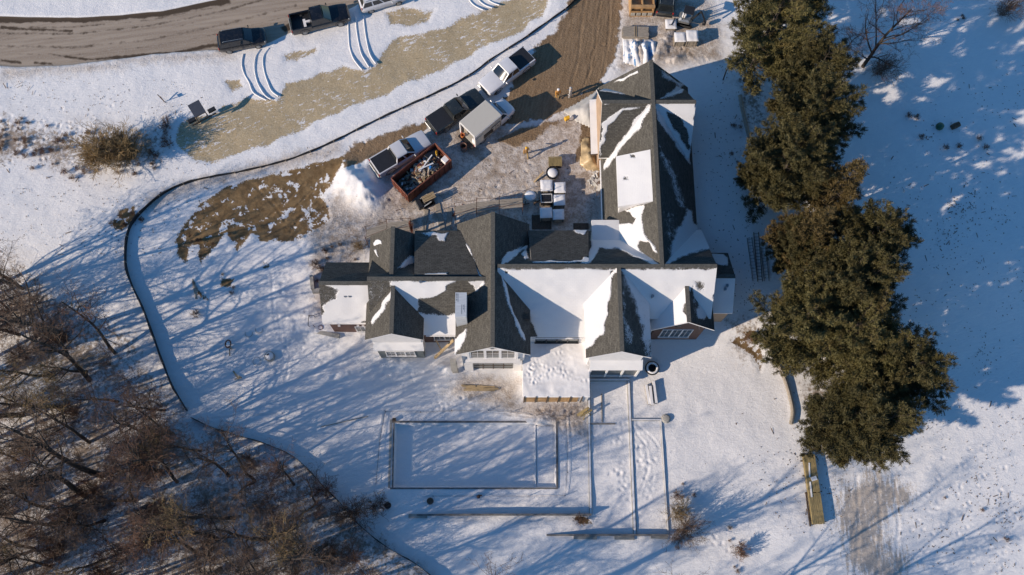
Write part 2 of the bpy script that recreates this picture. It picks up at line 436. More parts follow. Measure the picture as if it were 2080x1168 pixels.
    sm2 = N.n('ShaderNodeMapping'); nt.links.new(p, sm2.inputs[0]); sm2.inputs['Scale'].default_value = (2.6, .42, 1)
    n_s2 = N.noise(sm2.outputs[0], 1.3, 6, .68)
    f2 = N.ramp(N.math('ADD', N.math('MULTIPLY', s2, .55), N.math('ADD', N.math('MULTIPLY', N.math('SUBTRACT', n_s2, .5), 1.1), N.math('MULTIPLY', N.math('SUBTRACT', n_fine, .5), .7))), .28, .52)
    f2 = N.math('MULTIPLY', f2, N.ramp(s2, .02, .3))
    col = N.mix(N.math('MULTIPLY', f2, .72), col, N.mix(N.ramp(n_fine, .3, .7), (.23, .16, .10), (.42, .345, .26)))
    # road: dirty asphalt with wheel streaks and wet dark edges
    rd = N.attr('road')
    n_rd = N.noise(st_road(N, nt), 1.2, 5, .6)
    rdc = N.mix(N.ramp(n_rd, .3, .7), (.275, .215, .16), (.40, .325, .25))
    rdc = N.mix(N.ramp(n_fine, .45, .75), rdc, (.36, .32, .28))
    dk = N.attr('dark')
    dkm = N.ramp(N.math('ADD', dk, N.math('MULTIPLY', N.math('SUBTRACT', n_mid, .5), .9)), .35, .75)
    rdc = N.mix(dkm, rdc, N.mix(n_fine, (.045, .033, .024), (.10, .07, .045)))
    col = N.mix(N.ramp(rd, .35, .65), col, rdc)
    nt.links.new(col, b.inputs['Base Color'])
    b.inputs['Roughness'].default_value = .8; b.inputs['Specular IOR Level'].default_value = .25
    # relief: wind crust, grain, ruts
    crust = N.n('ShaderNodeMapping'); nt.links.new(N.pos((1, 1, 1), (0, 0, R(-20))), crust.inputs[0]); crust.inputs['Scale'].default_value = (.7, 1.6, 1)
    h = N.math('ADD', N.math('MULTIPLY', N.noise(crust.outputs[0], 2.4, 5, .6, .6), .8), N.math('MULTIPLY', N.math('ADD', n_fine, N.math('MULTIPLY', n_vf, .5)), .38))
    h = N.math('ADD', h, N.math('MULTIPLY', N.math('MULTIPLY', N.math('ADD', N.math('MULTIPLY', n_rut, .5), n_fine), mm), .8))
    h = N.math('ADD', h, N.math('MULTIPLY', N.math('MULTIPLY', n_fine, trm), .8))
    h = N.math('ADD', h, N.math('MULTIPLY', sm, -.5))
    h = N.math('MULTIPLY', h, N.math('SUBTRACT', 1.0, N.math('MULTIPLY', rd, .85)))
    nt.links.new(N.bump(h, .72, .10), b.inputs['Normal'])
    return m
def st_road(N, nt):
    x = N.n('ShaderNodeMapping'); nt.links.new(N.pos((1, 1, 1), (0, 0, R(-8))), x.inputs[0]); x.inputs['Scale'].default_value = (.12, 2.2, 1)
    return x.outputs[0]
ROADTR = [([(-20, 66), (150, 68), (300, 52), (450, 22), (560, -10)], 5, .55), ([(-20, 92), (150, 95), (300, 80), (450, 50), (600, 10)], 6, .5), ([(-20, 54), (150, 54), (300, 40), (430, 15)], 3, .5), ([(-20, 108), (150, 110), (300, 94), (450, 66), (590, 30)], 3, .45), ([(0, 78), (200, 76), (330, 60), (420, 38), (520, 0)], 3, .4)]
MOUNDPX = [(722, 372, 2.0, 1.7, .3, 1.05), (748, 400, 1.3, 1.4, 0, .7), (708, 345, 1.0, 1.0, 0, .5), (752, 332, .8, .7, 0, .45), (640, 672, 2.2, .9, .1, .35), (820, 738, 1.6, .6, 0, .3),
           (1345, 95, .7, 2.2, -.5, .5), (1300, 105, .45, 1.6, .1, .5), (1372, 120, .9, .4, .4, .35), (905, 745, .8, .5, 0, .3), (1100, 850, 1.2, .6, 0, .25), (700, 760, 1.6, .7, .3, .3)]
TRACKS = [([(1286, 870), (1312, 905), (1318, 950), (1300, 1000)], .09, .035), ([(1296, 862), (1328, 893), (1338, 910)], .09, .035), ([(565, 640), (572, 690), (590, 720), (580, 770)], .10, .05), ([(553, 560), (556, 640), (565, 680)], .10, .04),
          ([(690, 800), (620, 840), (430, 850)], .1, .05), ([(783, 835), (772, 890), (765, 960)], .08, .07), ([(1150, 850), (1153, 920), (1152, 1000), (1140, 1008), (980, 1008), (860, 1010)], .07, .06), ([(850, 835), (960, 832), (1040, 842), (1110, 850), (1150, 850)], .07, .06),
          ([(1190, -10), (1180, 60), (1175, 120), (1160, 170)], .10, .03), ([(1222, -10), (1212, 60), (1208, 120), (1190, 170)], .10, .03), ([(1240, 0), (1236, 80), (1225, 150)], .10, .03), ([(1205, 100), (1196, 150), (1180, 185)], .10, .04),
          ([(640, 380), (600, 420), (575, 450)], .1, .05), ([(620, 370), (590, 400), (545, 440)], .1, .05), ([(520, 380), (560, 420), (580, 450)], .1, .04), ([(660, 400), (610, 440), (590, 470)], .1, .05),
          ([(1120, 700), (1128, 720), (1130, 738)], .1, .09), ([(1740, 960), (1745, 1060), (1738, 1180)], .14, .03), ([(1780, 950), (1790, 1060), (1782, 1180)], .14, .03), ([(1815, 960), (1825, 1060), (1820, 1180)], .14, .03)]
PRINTS = [([(1200, 860), (1270, 870), (1260, 960), (1255, 1000)], 32, 12), ([(1130, 850), (1190, 880)], 22, 14), ([(1080, 835), (1190, 830)], 25, 12), ([(1295, 880), (1320, 1000)], 25, 10),
          ([(560, 560), (600, 640), (600, 720)], 35, 14), ([(640, 460), (660, 560), (640, 640)], 45, 20), ([(700, 320), (780, 420), (860, 440)], 40, 22), ([(900, 330), (1000, 400), (1150, 330)], 45, 35), ([(960, 420), (1080, 400), (1200, 430)], 30, 22),
          ([(1290, 870), (1460, 1130)], 16, 40), ([(1260, 100), (1420, 100)], 90, 20), ([(880, 820), (1000, 830)], 40, 10), ([(580, 700), (700, 750), (900, 780)], 40, 20), ([(0, 280), (330, 300)], 140, 26), ([(1880, 980), (2060, 1100)], 60, 70)]
# ================================================================ HOUSE
def roof_mat():
    m, nt, b = newmat('asphalt_shingles'); N = NT(nt)
    uv = N.n('ShaderNodeUVMap').outputs[0]
    mp = N.n('ShaderNodeMapping'); nt.links.new(uv, mp.inputs[0])
    br = N.n('ShaderNodeTexBrick'); nt.links.new(mp.outputs[0], br.inputs['Vector'])
    br.inputs['Scale'].default_value = 1.0; br.inputs['Brick Width'].default_value = .32; br.inputs['Row Height'].default_value = .15
    br.inputs['Mortar Size'].default_value = .012; br.inputs['Bias'].default_value = 0.0
    br.inputs['Color1'].default_value = (.072, .068, .061, 1); br.inputs['Color2'].default_value = (.126, .119, .104, 1); br.inputs['Mortar'].default_value = (.036, .033, .028, 1)
    p = N.pos()
    col = N.mix(N.math('MULTIPLY', N.ramp(N.noise(p, 9, 4, .7), .4, .75), .6), br.outputs['Color'], (.175, .163, .137))
    col = N.mix(N.math('MULTIPLY', N.ramp(N.noise(p, .5, 3), .35, .75), .25), col, (.06, .056, .05))
    s = N.attr('snow')
    nz = N.math('ADD', N.noise(p, 2.2, 5, .62), N.math('MULTIPLY', N.math('SUBTRACT', N.noise(p, 13, 4, .75), .5), 1.8))
    f = N.math('ADD', s, N.math('MULTIPLY', N.math('SUBTRACT', nz, .5), .95))
    f = N.ramp(f, .40, .62)
    snow = N.mix(N.noise(p, 1.3, 4), (.68, .67, .665), (.755, .745, .73))
    nt.links.new(N.mix(f, col, snow), b.inputs['Base Color'])
    b.inputs['Roughness'].default_value = .9; b.inputs['Specular IOR Level'].default_value = .04
    h = N.math('ADD', N.math('MULTIPLY', br.outputs['Fac'], -.25), N.math('MULTIPLY', f, 1.6))
    h = N.math('ADD', h, N.math('MULTIPLY', N.noise(p, 5, 4), .22))
    nt.links.new(N.bump(h, .6, .03), b.inputs['Normal'])
    return m
ROOF = roof_mat()
def grid_slab(name, q, parent, snow=(), base=0.0, thick=.2, res=.11, mat=None, edge=None, cut=None):
    """roof plane: q = eaveA, eaveB, ridgeB, ridgeA (seen from above anticlockwise); snow = [(outline in survey px, amount, feather)]"""
    q = [np.array(p, float) for p in q]
    nu = max(2, int(np.linalg.norm(q[1] - q[0]) / res)); nv = max(2, int(np.linalg.norm(q[3] - q[0]) / res))
    U, V = np.meshgrid(np.linspace(0, 1, nu + 1), np.linspace(0, 1, nv + 1))
    P = ((1 - U) * (1 - V))[..., None] * q[0] + (U * (1 - V))[..., None] * q[1] + (U * V)[..., None] * q[2] + ((1 - U) * V)[..., None] * q[3]
    n = np.cross(q[1] - q[0], q[3] - q[0]); n /= np.linalg.norm(n)
    if n[2] < 0: n = -n
    pu, pv = PX(P)
    nse = (vnoise(P[..., 0] + P[..., 2], P[..., 1] + P[..., 2] * .7, .8, 21) - .5) * 7
    S = np.full(pu.shape, float(base))
    for poly, amt, fe in snow:
        d = sdf(pu + nse, pv + nse[::-1] * .8, poly)
        k = np.clip(.5 + d / (2 * fe), 0, 1)
        S = S * (1 - k) + amt * k
    thickness = .06 * sstep(.35, .75, S) * (1 + (vnoise(P[..., 0], P[..., 1] + P[..., 2], .9, 22) - .5) * .8)
    T = P + n * thickness[..., None]
    nn = T.shape[0] * T.shape[1]
    co = [T.reshape(-1, 3)]
    idx = np.arange(nn).reshape(T.shape[:2])
    faces = np.stack([idx[:-1, :-1], idx[:-1, 1:], idx[1:, 1:], idx[1:, :-1]], -1).reshape(-1, 4).tolist()
    fn = np.cross(q[1] - q[0], q[3] - q[0])
    if fn[2] < 0: faces = [f[::-1] for f in faces]
    ring = list(idx[0, :]) + list(idx[1:, -1]) + list(idx[-1, -2::-1]) + list(idx[-2:0:-1, 0])
    low = P.reshape(-1, 3)[ring] - np.array([0, 0, thick]); co.append(low)
    k = len(ring); mats = [0] * len(faces)
    for i in range(k):
        j = (i + 1) % k
        f = [ring[i], nn + i, nn + j, ring[j]]
        faces.append(f if fn[2] > 0 else f[::-1]); mats.append(1)
    bot = [nn + i for i in range(k)]
    faces.append(bot[::-1] if fn[2] > 0 else bot); mats.append(1)
    co = np.concatenate(co)
    me = bpy.data.meshes.new(name); me.from_pydata(co.tolist(), [], faces)
    at = me.attributes.new('snow', 'FLOAT', 'POINT'); at.data.foreach_set('value', np.concatenate([S.ravel(), np.zeros(k)]).astype(np.float32))
    uvl = me.uv_layers.new(name='UVMap')
    Lu, Lv = np.linalg.norm(q[1] - q[0]), np.linalg.norm(q[3] - q[0])
    vuv = np.concatenate([np.stack([U * Lu, V * Lv], -1).reshape(-1, 2), np.zeros((k, 2))])
    li = np.empty(len(me.loops), np.int32); me.loops.foreach_get('vertex_index', li)
    uvl.data.foreach_set('uv', vuv[li].astype(np.float32).ravel())
    me.materials.append(mat or ROOF); me.materials.append(edge or MT['white_trim'])
    me.polygons.foreach_set('material_index', mats)
    me.update()
    o = bpy.data.objects.new(name, me); C.objects.link(o); o.parent = parent
    return o
house = thing('house', 'large house of many gabled dark shingle roofs half covered in snow', 'house')
def wall_box(x0, x1, y0, y1, z0, z1, mat, name='wall'):
    return MB().box(((x0 + x1) / 2, (y0 + y1) / 2, (z0 + z1) / 2), (x1 - x0, y1 - y0, z1 - z0)).build(name, mat, house)
def gable(axis, e0, e1, a0, a1, ze, zr, snowA=(), snowB=(), mat=None, oh=.45, rake=.35, baseA=0.0, baseB=0.0, wall=True, z0=-.4, edge=None):
    """axis 'y': ridge runs along y from a0 (south) to a1, eaves at x=e0 (west, slope A) and e1. axis 'x': ridge along x, eaves y=e0 (south, A), e1."""
    m = (e0 + e1) / 2
    if axis == 'y':
        P = lambda e, a, z: (e, a, z)
        qa = [P(e0, a1, ze), P(e0, a0, ze), P(m, a0, zr), P(m, a1, zr)]
        qb = [P(e1, a0, ze), P(e1, a1, ze), P(m, a1, zr), P(m, a0, zr)]
    else:
        P = lambda e, a, z: (a, e, z)
        qa = [P(e0, a0, ze), P(e0, a1, ze), P(m, a1, zr), P(m, a0, zr)]
        qb = [P(e1, a1, ze), P(e1, a0, ze), P(m, a0, zr), P(m, a1, zr)]
    grid_slab('roof', qa, house, snowA, baseA, edge=edge); grid_slab('roof', qb, house, snowB, baseB, edge=edge)
    cap = MB().beam(P(m, a0, zr + .02), P(m, a1, zr + .02), .34, .07); cap.build('ridge_cap', ROOFCAP, house)
    if wall:
        h = (zr - ze) / ((e1 - e0) / 2)
        w0, w1, b0, b1 = e0 + oh, e1 - oh, a0 + rake, a1 - rake
        zt = ze + h * oh - .22
        pts = [(w0, z0), (w1, z0), (w1, zt), (m, zr - .22), (w0, zt)]
        vs = [P(e, b0, z) for e, z in pts] + [P(e, b1, z) for e, z in pts]
        fs = [(0, 1, 2, 3, 4), (9, 8, 7, 6, 5)] + [(i, 5 + i, 5 + (i + 1) % 5, (i + 1) % 5) for i in range(5)]
        if axis == 'x': fs = [f[::-1] for f in fs]
        MB().add(vs, fs).build('wall', mat or MT['white_paint'], house)
ROOFCAP = simple('ridge_shingles', (.10, .095, .08), .85, var=.25, scale=8)
def win(x0, x1, z0, z1, y, n=1, frame=None, depth=.08, mull=.07, bars=1):
    """a window bank on a south wall at y: one frame with n panes"""
    fr = MB(); t = mull; yy = y - depth / 2
    fr.box(((x0 + x1) / 2, yy, z1), (x1 - x0 + t, depth, t)); fr.box(((x0 + x1) / 2, yy - .03, z0), (x1 - x0 + .16, depth + .08, t))
    for i in range(n + 1):
        x = x0 + (x1 - x0) * i / n
        fr.box((x, yy, (z0 + z1) / 2), (t * (1.6 if 0 < i < n else 1), depth, z1 - z0 - t))
    o = fr.build('window', frame or MT['white_trim'], house)
    for i in range(n):
        a = x0 + (x1 - x0) * i / n + t * .8; b = x0 + (x1 - x0) * (i + 1) / n - t * .8
        MB().box(((a + b) / 2, y - .012, (z0 + z1) / 2), (b - a, .03, z1 - z0 - t)).build('pane', MT['glass'], o)
        if bars:
            g = MB(); g.box(((a + b) / 2, y - .034, (z0 + z1) / 2), (.03, .02, z1 - z0 - t)); g.box(((a + b) / 2, y - .033, z0 * .45 + z1 * .55), (b - a, .018, .03))
            g.build('glazing_bar', frame or MT['white_trim'], o)
    return o
F3, F6, F10 = 2.5, 6, 10
def S(p, amt=1.0, fe=3): return (p, amt, fe)
# ---- snow outlines surveyed on the roofs
S_N1 = [(1326, 209), (1318, 224), (1300, 256), (1270, 293), (1240, 332), (1229, 346), (1227, 332), (1238, 315), (1262, 282), (1285, 250), (1300, 230), (1312, 213)]
S_N2 = [(1268, 427), (1300, 416), (1312, 412), (1303, 440), (1304, 452), (1310, 470), (1316, 487), (1330, 503), (1336, 516), (1328, 513), (1318, 492), (1301, 490), (1295, 501), (1303, 514), (1344, 545), (1288, 520), (1250, 500), (1240, 455), (1288, 455), (1293, 444), (1280, 431)]
S_MN = [(1198, 445), (1258, 448), (1288, 470), (1302, 500), (1345, 545), (1320, 535), (1290, 522), (1255, 506), (1216, 503), (1208, 520), (1200, 535), (1178, 535), (1192, 520), (1200, 500)]
S_MNE = [(1347, 543), (1357, 526), (1365, 494), (1373, 466), (1386, 452), (1396, 428), (1405, 428), (1410, 456), (1426, 459), (1435, 471), (1441, 505), (1420, 512), (1391, 520), (1365, 534)]
S_CW = [(1224, 262), (1221, 249), (1231, 238), (1247, 228), (1262, 220), (1278, 218.5), (1294, 215.5), (1306, 217), (1278, 224.5), (1263, 226), (1258, 233), (1248, 244), (1237, 253), (1230, 268), (1224, 300), (1219, 318), (1217, 300)]
S_CE = [(1327, 208), (1412, 208), (1412, 260), (1404, 315), (1388, 292), (1370, 262), (1350, 236)]
B_CE = [(1352, 227), (1368, 230), (1382, 240), (1396, 262), (1402, 305), (1396, 300), (1388, 290), (1372, 262), (1358, 240)]
S_NE = [(1329, 211), (1345, 218), (1363, 254), (1381, 283), (1399, 308), (1400, 332), (1381, 305), (1356, 272), (1334, 240)]
S_NE2 = [(1335, 285), (1352, 310), (1372, 350), (1390, 400), (1396, 428), (1380, 422), (1360, 370), (1345, 335)]
# main block, ridge east-west
MAIN_A = [S([(1064, 640), (1074, 636), (1081, 660), (1092, 684), (1063, 690)], 0.1, 3), S([(1026, 549), (1034, 552), (1028, 556)], 0, 2), S([(1240, 550), (1248, 549), (1247, 555), (1241, 556)], .1, 2), S([(1408, 570), (1426, 572), (1430, 590), (1418, 592)], .3, 6),
      S([(1389, 612), (1398, 596), (1406, 578), (1410, 655), (1394, 657)], .1, 3), S([(1448, 590), (1456, 590), (1456, 640), (1448, 640)], .35, 3), S([(1000, 546.5), (1460, 546.5), (1460, 540), (1000, 540)], .3, 1.5), S([(1268, 560), (1285, 575), (1302, 600), (1296, 603), (1278, 588)], .2, 4)]
MAIN_B = [S(S_MN), S(S_MNE, 1, 4), S([(1018, 540), (1028, 517), (1046, 506), (1065, 499), (1073, 502), (1062, 508), (1042, 527)]), S([(1060, 516), (1072, 503), (1074, 525), (1068, 526)])]
zm = lambda y: 9.4 - .9588 * abs(24.25 - y)
grid_slab('roof', [(-.3, 19.4, zm(19.4)), (12.5, 19.4, zm(19.4)), (12.5, 24.25, 9.4), (-.3, 24.25, 9.4)], house, MAIN_A, 1.0)
grid_slab('roof', [(12.5, 20.7, zm(20.7)), (17.75, 20.7, zm(20.7)), (17.75, 24.25, 9.4), (12.5, 24.25, 9.4)], house, MAIN_A, 1.0)
grid_slab('roof', [(17.75, 29.1, zm(29.1)), (-.3, 29.1, zm(29.1)), (-.3, 24.25, 9.4), (17.75, 24.25, 9.4)], house, MAIN_B, 0.0)
MB().beam((-.3, 24.25, 9.42), (17.75, 24.25, 9.42), .3, .06).build('ridge_cap', ROOFCAP, house)
wall_box(.2, 12.4, 19.46, 28.6, -.4, 4.75, MT['white_paint']); wall_box(12.4, 17.25, 20.5, 28.6, -.4, 5.0, MT['white_paint'])
MB().add([(17.25, 19.95, 5.0), (17.25, 28.6, 5.0), (17.25, 24.25, 9.15), (16.9, 19.95, 5.0), (16.9, 28.6, 5.0), (16.9, 24.25, 9.15)], [(0, 1, 2), (5, 4, 3)]).build('gable_wall', MT['white_paint'], house)
# west block
gable('x', 19.5, 27.1, -11.05, -1.2, 5.2, 8.9, baseA=.25, snowA=[S([(788, 569), (934, 569), (908, 581), (904, 591), (876, 604), (852, 606), (846, 634), (862, 641), (906, 640), (925, 634), (935, 630), (935, 690), (828, 690), (802, 588)], 1, 3), S([(870, 606), (905, 592), (912, 582), (934, 572), (934, 634), (906, 640), (868, 638), (856, 625)], .1, 4), S([(750, 570), (792, 570), (775, 610), (752, 640)], .28, 4), S([(740, 569.5), (940, 569.5), (940, 560), (740, 560)], .3, 1.5)], wall=False)
wall_box(-10.6, -3.2, 20.0, 26.6, -.4, 5.4, MT['brown_siding'])
MB().add([(-10.6, 20, 5.4), (-10.6, 26.6, 5.4), (-10.6, 23.3, 8.7), (-10.3, 20, 5.4), (-10.3, 26.6, 5.4), (-10.3, 23.3, 8.7)], [(0, 2, 1), (3, 4, 5)]).build('gable_wall', MT['brown_siding'], house)
# tall front gable (two storeys, white)
gable('y', -3.82, 2.44, 17.4, 29.0, 6.62, 9.45, z0=-.4, rake=.4,
      snowA=[S([(912, 726), (912, 690), (931, 685), (948, 664), (947.5, 677), (944, 692), (937, 706), (926, 720)], 1, 2.5), S([(932, 490), (943, 490), (953, 504), (964, 528), (975, 558), (986, 569), (986, 578), (970, 590), (960, 590), (950, 560), (940, 520)], 1, 2.5)],
      snowB=[S([(1050, 655), (1060, 672), (1068, 690), (1062, 688), (1050, 672), (1044, 650)], 1, 3), S([(1017, 541), (1028, 517), (1045, 505), (1060, 500), (1050, 520), (1030, 535)], 1, 4), S([(1020, 560), (1032, 590), (1044, 640), (1052, 660), (1046, 660), (1034, 620), (1022, 580)], 1, 3)])
# east front gable (white)
gable('y', 6.98, 12.36, 17.05, 24.3, 7.04, 9.37, rake=.4,
      snowA=[S([(1260, 545), (1245, 567), (1241, 594), (1233, 642), (1224, 677), (1205, 700), (1188, 714), (1170, 700), (1170, 545)], 1, 2.5)],
      baseB=.05, snowB=[S([(1262, 548), (1330, 548), (1330, 735), (1312, 735), (1305, 690), (1300, 650), (1285, 605), (1270, 575)], .85, 7), S([(1263, 570), (1270, 590), (1272, 640), (1290, 690), (1286, 700), (1266, 690)], .48, 4), S([(1312, 690), (1322, 690), (1322, 728), (1314, 728)], .55, 4)])
# small west front gable
gable('y', -11.4, -6.5, 18.75, 23.4, 6.35, 8.47, rake=.3, oh=.35, mat=MT['white_paint'],
      snowA=[S([(798, 582), (797, 603), (775, 636), (753, 662), (750, 654), (772, 622), (788, 600)], 1, 2.5)], snowB=[S([(798, 640), (800, 640), (800, 650), (798, 650)], .6, 1)])
# brick gable at the east end
gable('y', 12.75, 18.1, 19.8, 23.2, 5.5, 8.15, mat=MT['brown_siding'], rake=.45, oh=.55, baseA=1.0,
      snowA=[S([(1404, 576), (1397, 598), (1389, 615), (1388, 630), (1395, 640), (1395, 658), (1412, 658), (1410, 576)], .05, 2.5)],
      snowB=[S([(1406, 581), (1425, 594), (1449, 598), (1452, 608), (1440, 634), (1431, 649), (1416, 648), (1409, 615)], 1, 5), S([(1408, 600), (1416, 606), (1420, 625), (1412, 630)], .25, 4)])
# west wing
gable('x', 20.6, 26.05, -15.3, -11.0, 5.0, 7.6, mat=MT['brown_siding'], baseA=1.0, oh=.3, rake=.3,
      snowA=[S([(640, 577), (657, 577), (686, 587), (686, 609), (671, 612), (656, 622), (660, 632), (653, 640), (654, 657), (646, 657)], .3, 3), S([(640, 578), (760, 578), (760, 573), (640, 573)], .2, 2), S([(735, 650), (748, 648), (748, 657), (735, 656)], .3, 3)])
# small east wing
gable('x', 21.6, 27.1, 17.3, 20.0, 4.5, 6.3, mat=MT['tan_sheet'], baseA=1.0, oh=.2, rake=.15, snowB=[S([(1445, 515), (1470, 514), (1477, 521), (1478, 537), (1462, 540), (1452, 532)], 1, 3)])
# north wing and its cross gable
gable('y', 9.05, 17.4, 24.1, 43.4, 4.6, 9.42, mat=MT['tan_sheet'], z0=0, oh=.35,
      snowA=[S(S_N1), S(S_N2, 1, 2.5), S([(1247, 166), (1275, 153), (1297, 145.5), (1298, 150), (1280, 157), (1262, 165)], 1, 1.5)],
      snowB=[S(S_NE, 1, 4), S(S_NE2, .55, 6), S([(1338, 140), (1354, 150), (1372, 163), (1391, 173), (1380, 177), (1360, 163), (1347, 155)], .9, 4), S([(1335, 203), (1360, 186), (1372, 176), (1386, 180), (1383, 190), (1360, 197)], .9, 3), S([(1350, 430), (1372, 430), (1368, 480), (1352, 515)], .42, 8), S(S_MNE, .9, 5)])
gable('x', 35.85, 42.75, 8.78, 16.95, 5.4, 9.38, mat=MT['tan_sheet'], z0=0, oh=.3, rake=.12,
      snowA=[S(S_N1), S(S_CW, .9, 2.5), S([(1226, 204), (1240, 209), (1232, 214), (1224, 214)], .6, 3), S(S_CE), S(B_CE, 0, 3), S(S_NE, 1, 3)],
      snowB=[S([(1219, 184), (1230, 179), (1260, 186), (1281, 194), (1262, 191), (1236, 186)], 1, 1.5), S([(1335, 203), (1360, 186), (1372, 176), (1390, 180), (1383, 190), (1360, 197)], .9, 3)])
# shed dormers on the north side
grid_slab('roof', [(-3.0, 28.3, 6.9), (-7.45, 28.3, 6.9), (-7.2, 23.75, 8.62), (-1.9, 23.75, 8.62)], house, [S([(853, 472), (912, 472), (905, 481), (904, 490), (892, 491), (890, 479), (872, 478)], 1, 2.5), S([(862, 556), (906, 556), (905, 560), (863, 560)], .9, 1.5)])
wall_box(-7.2, -3.3, 24.2, 28.0, 3.5, 6.75, MT['dark_wood'], 'dormer_wall')
MB().add([(-7.3, 28.0, 6.5), (-7.3, 24.0, 6.5), (-7.1, 24.0, 8.4), (-7.3, 28.0, 6.85), (-7.0, 28.0, 6.5), (-7.0, 24.0, 6.5)], [(0, 3, 2, 1)]).build('dormer_cheek', MT['dark_wood'], house)
grid_slab('roof', [(7.5, 28.3, 6.95), (2.35, 28.3, 6.95), (2.5, 24.55, 9.1), (7.25, 24.55, 9.1)], house, [S([(1163, 467), (1194, 467), (1190, 476), (1175, 474)], 1, 2), S([(1080, 530), (1195, 531), (1195, 535), (1080, 534)], .8, 1.5), S([(1184, 524), (1196, 524), (1196, 534), (1180, 534)], .9, 2)])
wall_box(2.6, 7.3, 24.8, 28.0, 3.5, 6.85, MT['dark_wood'], 'dormer_wall')
# cross gable on the north west corner
gable('y', -11.35, -6.9, 23.6, 28.05, 6.2, 8.5, mat=MT['dark_wood'], rake=.25, oh=.3,
      snowA=[S([(757, 493), (764, 486), (776, 490), (778, 496), (766, 498), (759, 498)], 1, 1.5), S([(758, 506), (763, 506), (771, 521), (764, 516)], 1, 1.5)],
      snowB=[S([(805, 544), (817, 533), (833, 522), (842, 520), (842, 544), (836, 546), (832, 537)], 1, 3)])
# snowed dormer on the west slope of the north wing
grid_slab('roof', [(10.05, 34.85, 7.75), (10.05, 30.15, 7.75), (12.85, 30.15, 8.95), (12.85, 34.95, 8.95)], house, base=1.0, thick=.28, snow=[S([(1279, 314), (1290, 313), (1290, 319), (1280, 320)], .35, 2), S([(1267, 360), (1275, 358), (1276, 366), (1268, 368)], .4, 3)])
MB().add([(10.25, 30.3, 5.6), (12.8, 30.3, 8.2), (12.8, 30.3, 8.8), (10.25, 30.3, 7.6), (10.25, 34.7, 5.6), (12.8, 34.7, 8.2), (12.8, 34.7, 8.8), (10.25, 34.7, 7.6)],
         [(0, 1, 2, 3), (7, 6, 5, 4), (0, 3, 7, 4), (3, 2, 6, 7)]).build('dormer_wall', MT['white_paint'], house)
# entry tower with flat snowy roof in the corner
grid_slab('roof', [(7.9, 27.1, 6.15), (10.3, 27.1, 6.15), (10.3, 29.6, 6.0), (7.9, 29.6, 6.0)], house, base=1.0, thick=.3)
wall_box(8.1, 10.2, 27.0, 29.4, 0, 5.75, MT['white_paint'])
# porch roof strip on the west face of the north wing
grid_slab('roof', [(8.3, 42.65, 3.55), (8.3, 37.05, 3.55), (9.3, 37.05, 3.75), (9.3, 42.65, 3.75)], house, base=1.0, thick=.25, edge=MT['dark_wood'])
p = MB()
for y in (37.3, 39.9, 42.4): p.box((8.45, y, 2.5), (.14, .14, 2.2))
p.build('porch_post', MT['wood'], house)
# cheek on the east edge of the west block and the snowed ridge link
grid_slab('roof', [(-3.3, 22.1, 7.8), (-1.3, 22.1, 7.8), (-1.3, 23.2, 8.84), (-3.3, 23.2, 8.84)], house, [S([(946, 570), (990, 566), (988, 590), (966, 592), (960, 578)], 1, 3)])
# pent roofs and bays on the fronts
grid_slab('roof', [(-11.0, 18.45, 3.75), (-6.65, 18.45, 3.75), (-6.75, 19.3, 4.35), (-10.95, 19.3, 4.35)], house, base=1.0, thick=.22)
wall_box(-10.78, -6.85, 18.62, 19.2, -.4, 3.6, MT['gray_siding'], 'bay_wall')
win(-10.1, -7.6, 1.25, 2.75, 18.62, 3)
grid_slab('roof', [(7.55, 16.75, 3.75), (12.1, 16.75, 3.75), (12.1, 17.55, 4.3), (7.6, 17.55, 4.3)], house, base=1.0, thick=.22)
pf = MB()
for x in (7.75, 9.2, 10.6, 11.95): pf.box((x, 16.92, 1.8), (.16, .16, 3.6))
pf.box((9.85, 16.92, 3.4), (4.3, .17, .22)); pf.box((9.85, 16.92, .55), (4.3, .15, .12))
pf.build('porch_frame', MT['white_trim'], house)
sc = MB().box((9.85, 16.99, 1.9), (4.1, .04, 2.7)).build('porch_screen', MT['glass_dirty'], house)
# upper window bank and ledge of the tall front gable
yw = 17.75
bay = MB(); bay.box((-.72, yw - .18, 3.72), (4.7, .36, .5)); bay.build('window_ledge', MT['white_paint'], house)
bay = MB(); bay.box((-.72, yw - .05, 7.28), (4.3, .1, .3)); bay.box((-2.78, yw - .06, 5.7), (.2, .12, 3.4)); bay.box((1.34, yw - .06, 5.7), (.2, .12, 3.4)); bay.build('bay_frame', MT['white_trim'], house)
win(-2.62, 1.18, 4.15, 7.05, yw, 3, mull=.14)
for x_ in (-2.85, 1.45): MB().box((x_, yw - .15, 1.35), (.75, .3, 3.3)).build('garage_jamb', MT['white_paint'], house)
MB().box((-.7, yw - .03, 1.3), (3.5, .06, 3.0)).build('garage_door', MT['glass_dirty'], house)
gm = MB()
for x in (-1.6, -.7, .2): gm.box((x, yw - .07, 1.3), (.08, .05, 3.0))
for z in (.2, 1.2, 2.2): gm.box((-.7, yw - .075, z), (3.4, .04, .07))
gm.build('garage_mullion', MT['dark_wood'], house)
v = MB().box((-.72, yw - .06, 7.85), (.3, .1, .45)).build('gable_vent', MT['steel'], house)
MB().box((9.55, 17.4, 7.9), (.3, .1, .4)).build('gable_vent', MT['concrete'], house)
MB().box((-8.75, 19.0, 7.55), (.34, .1, .4)).build('gable_vent', MT['concrete'], house)
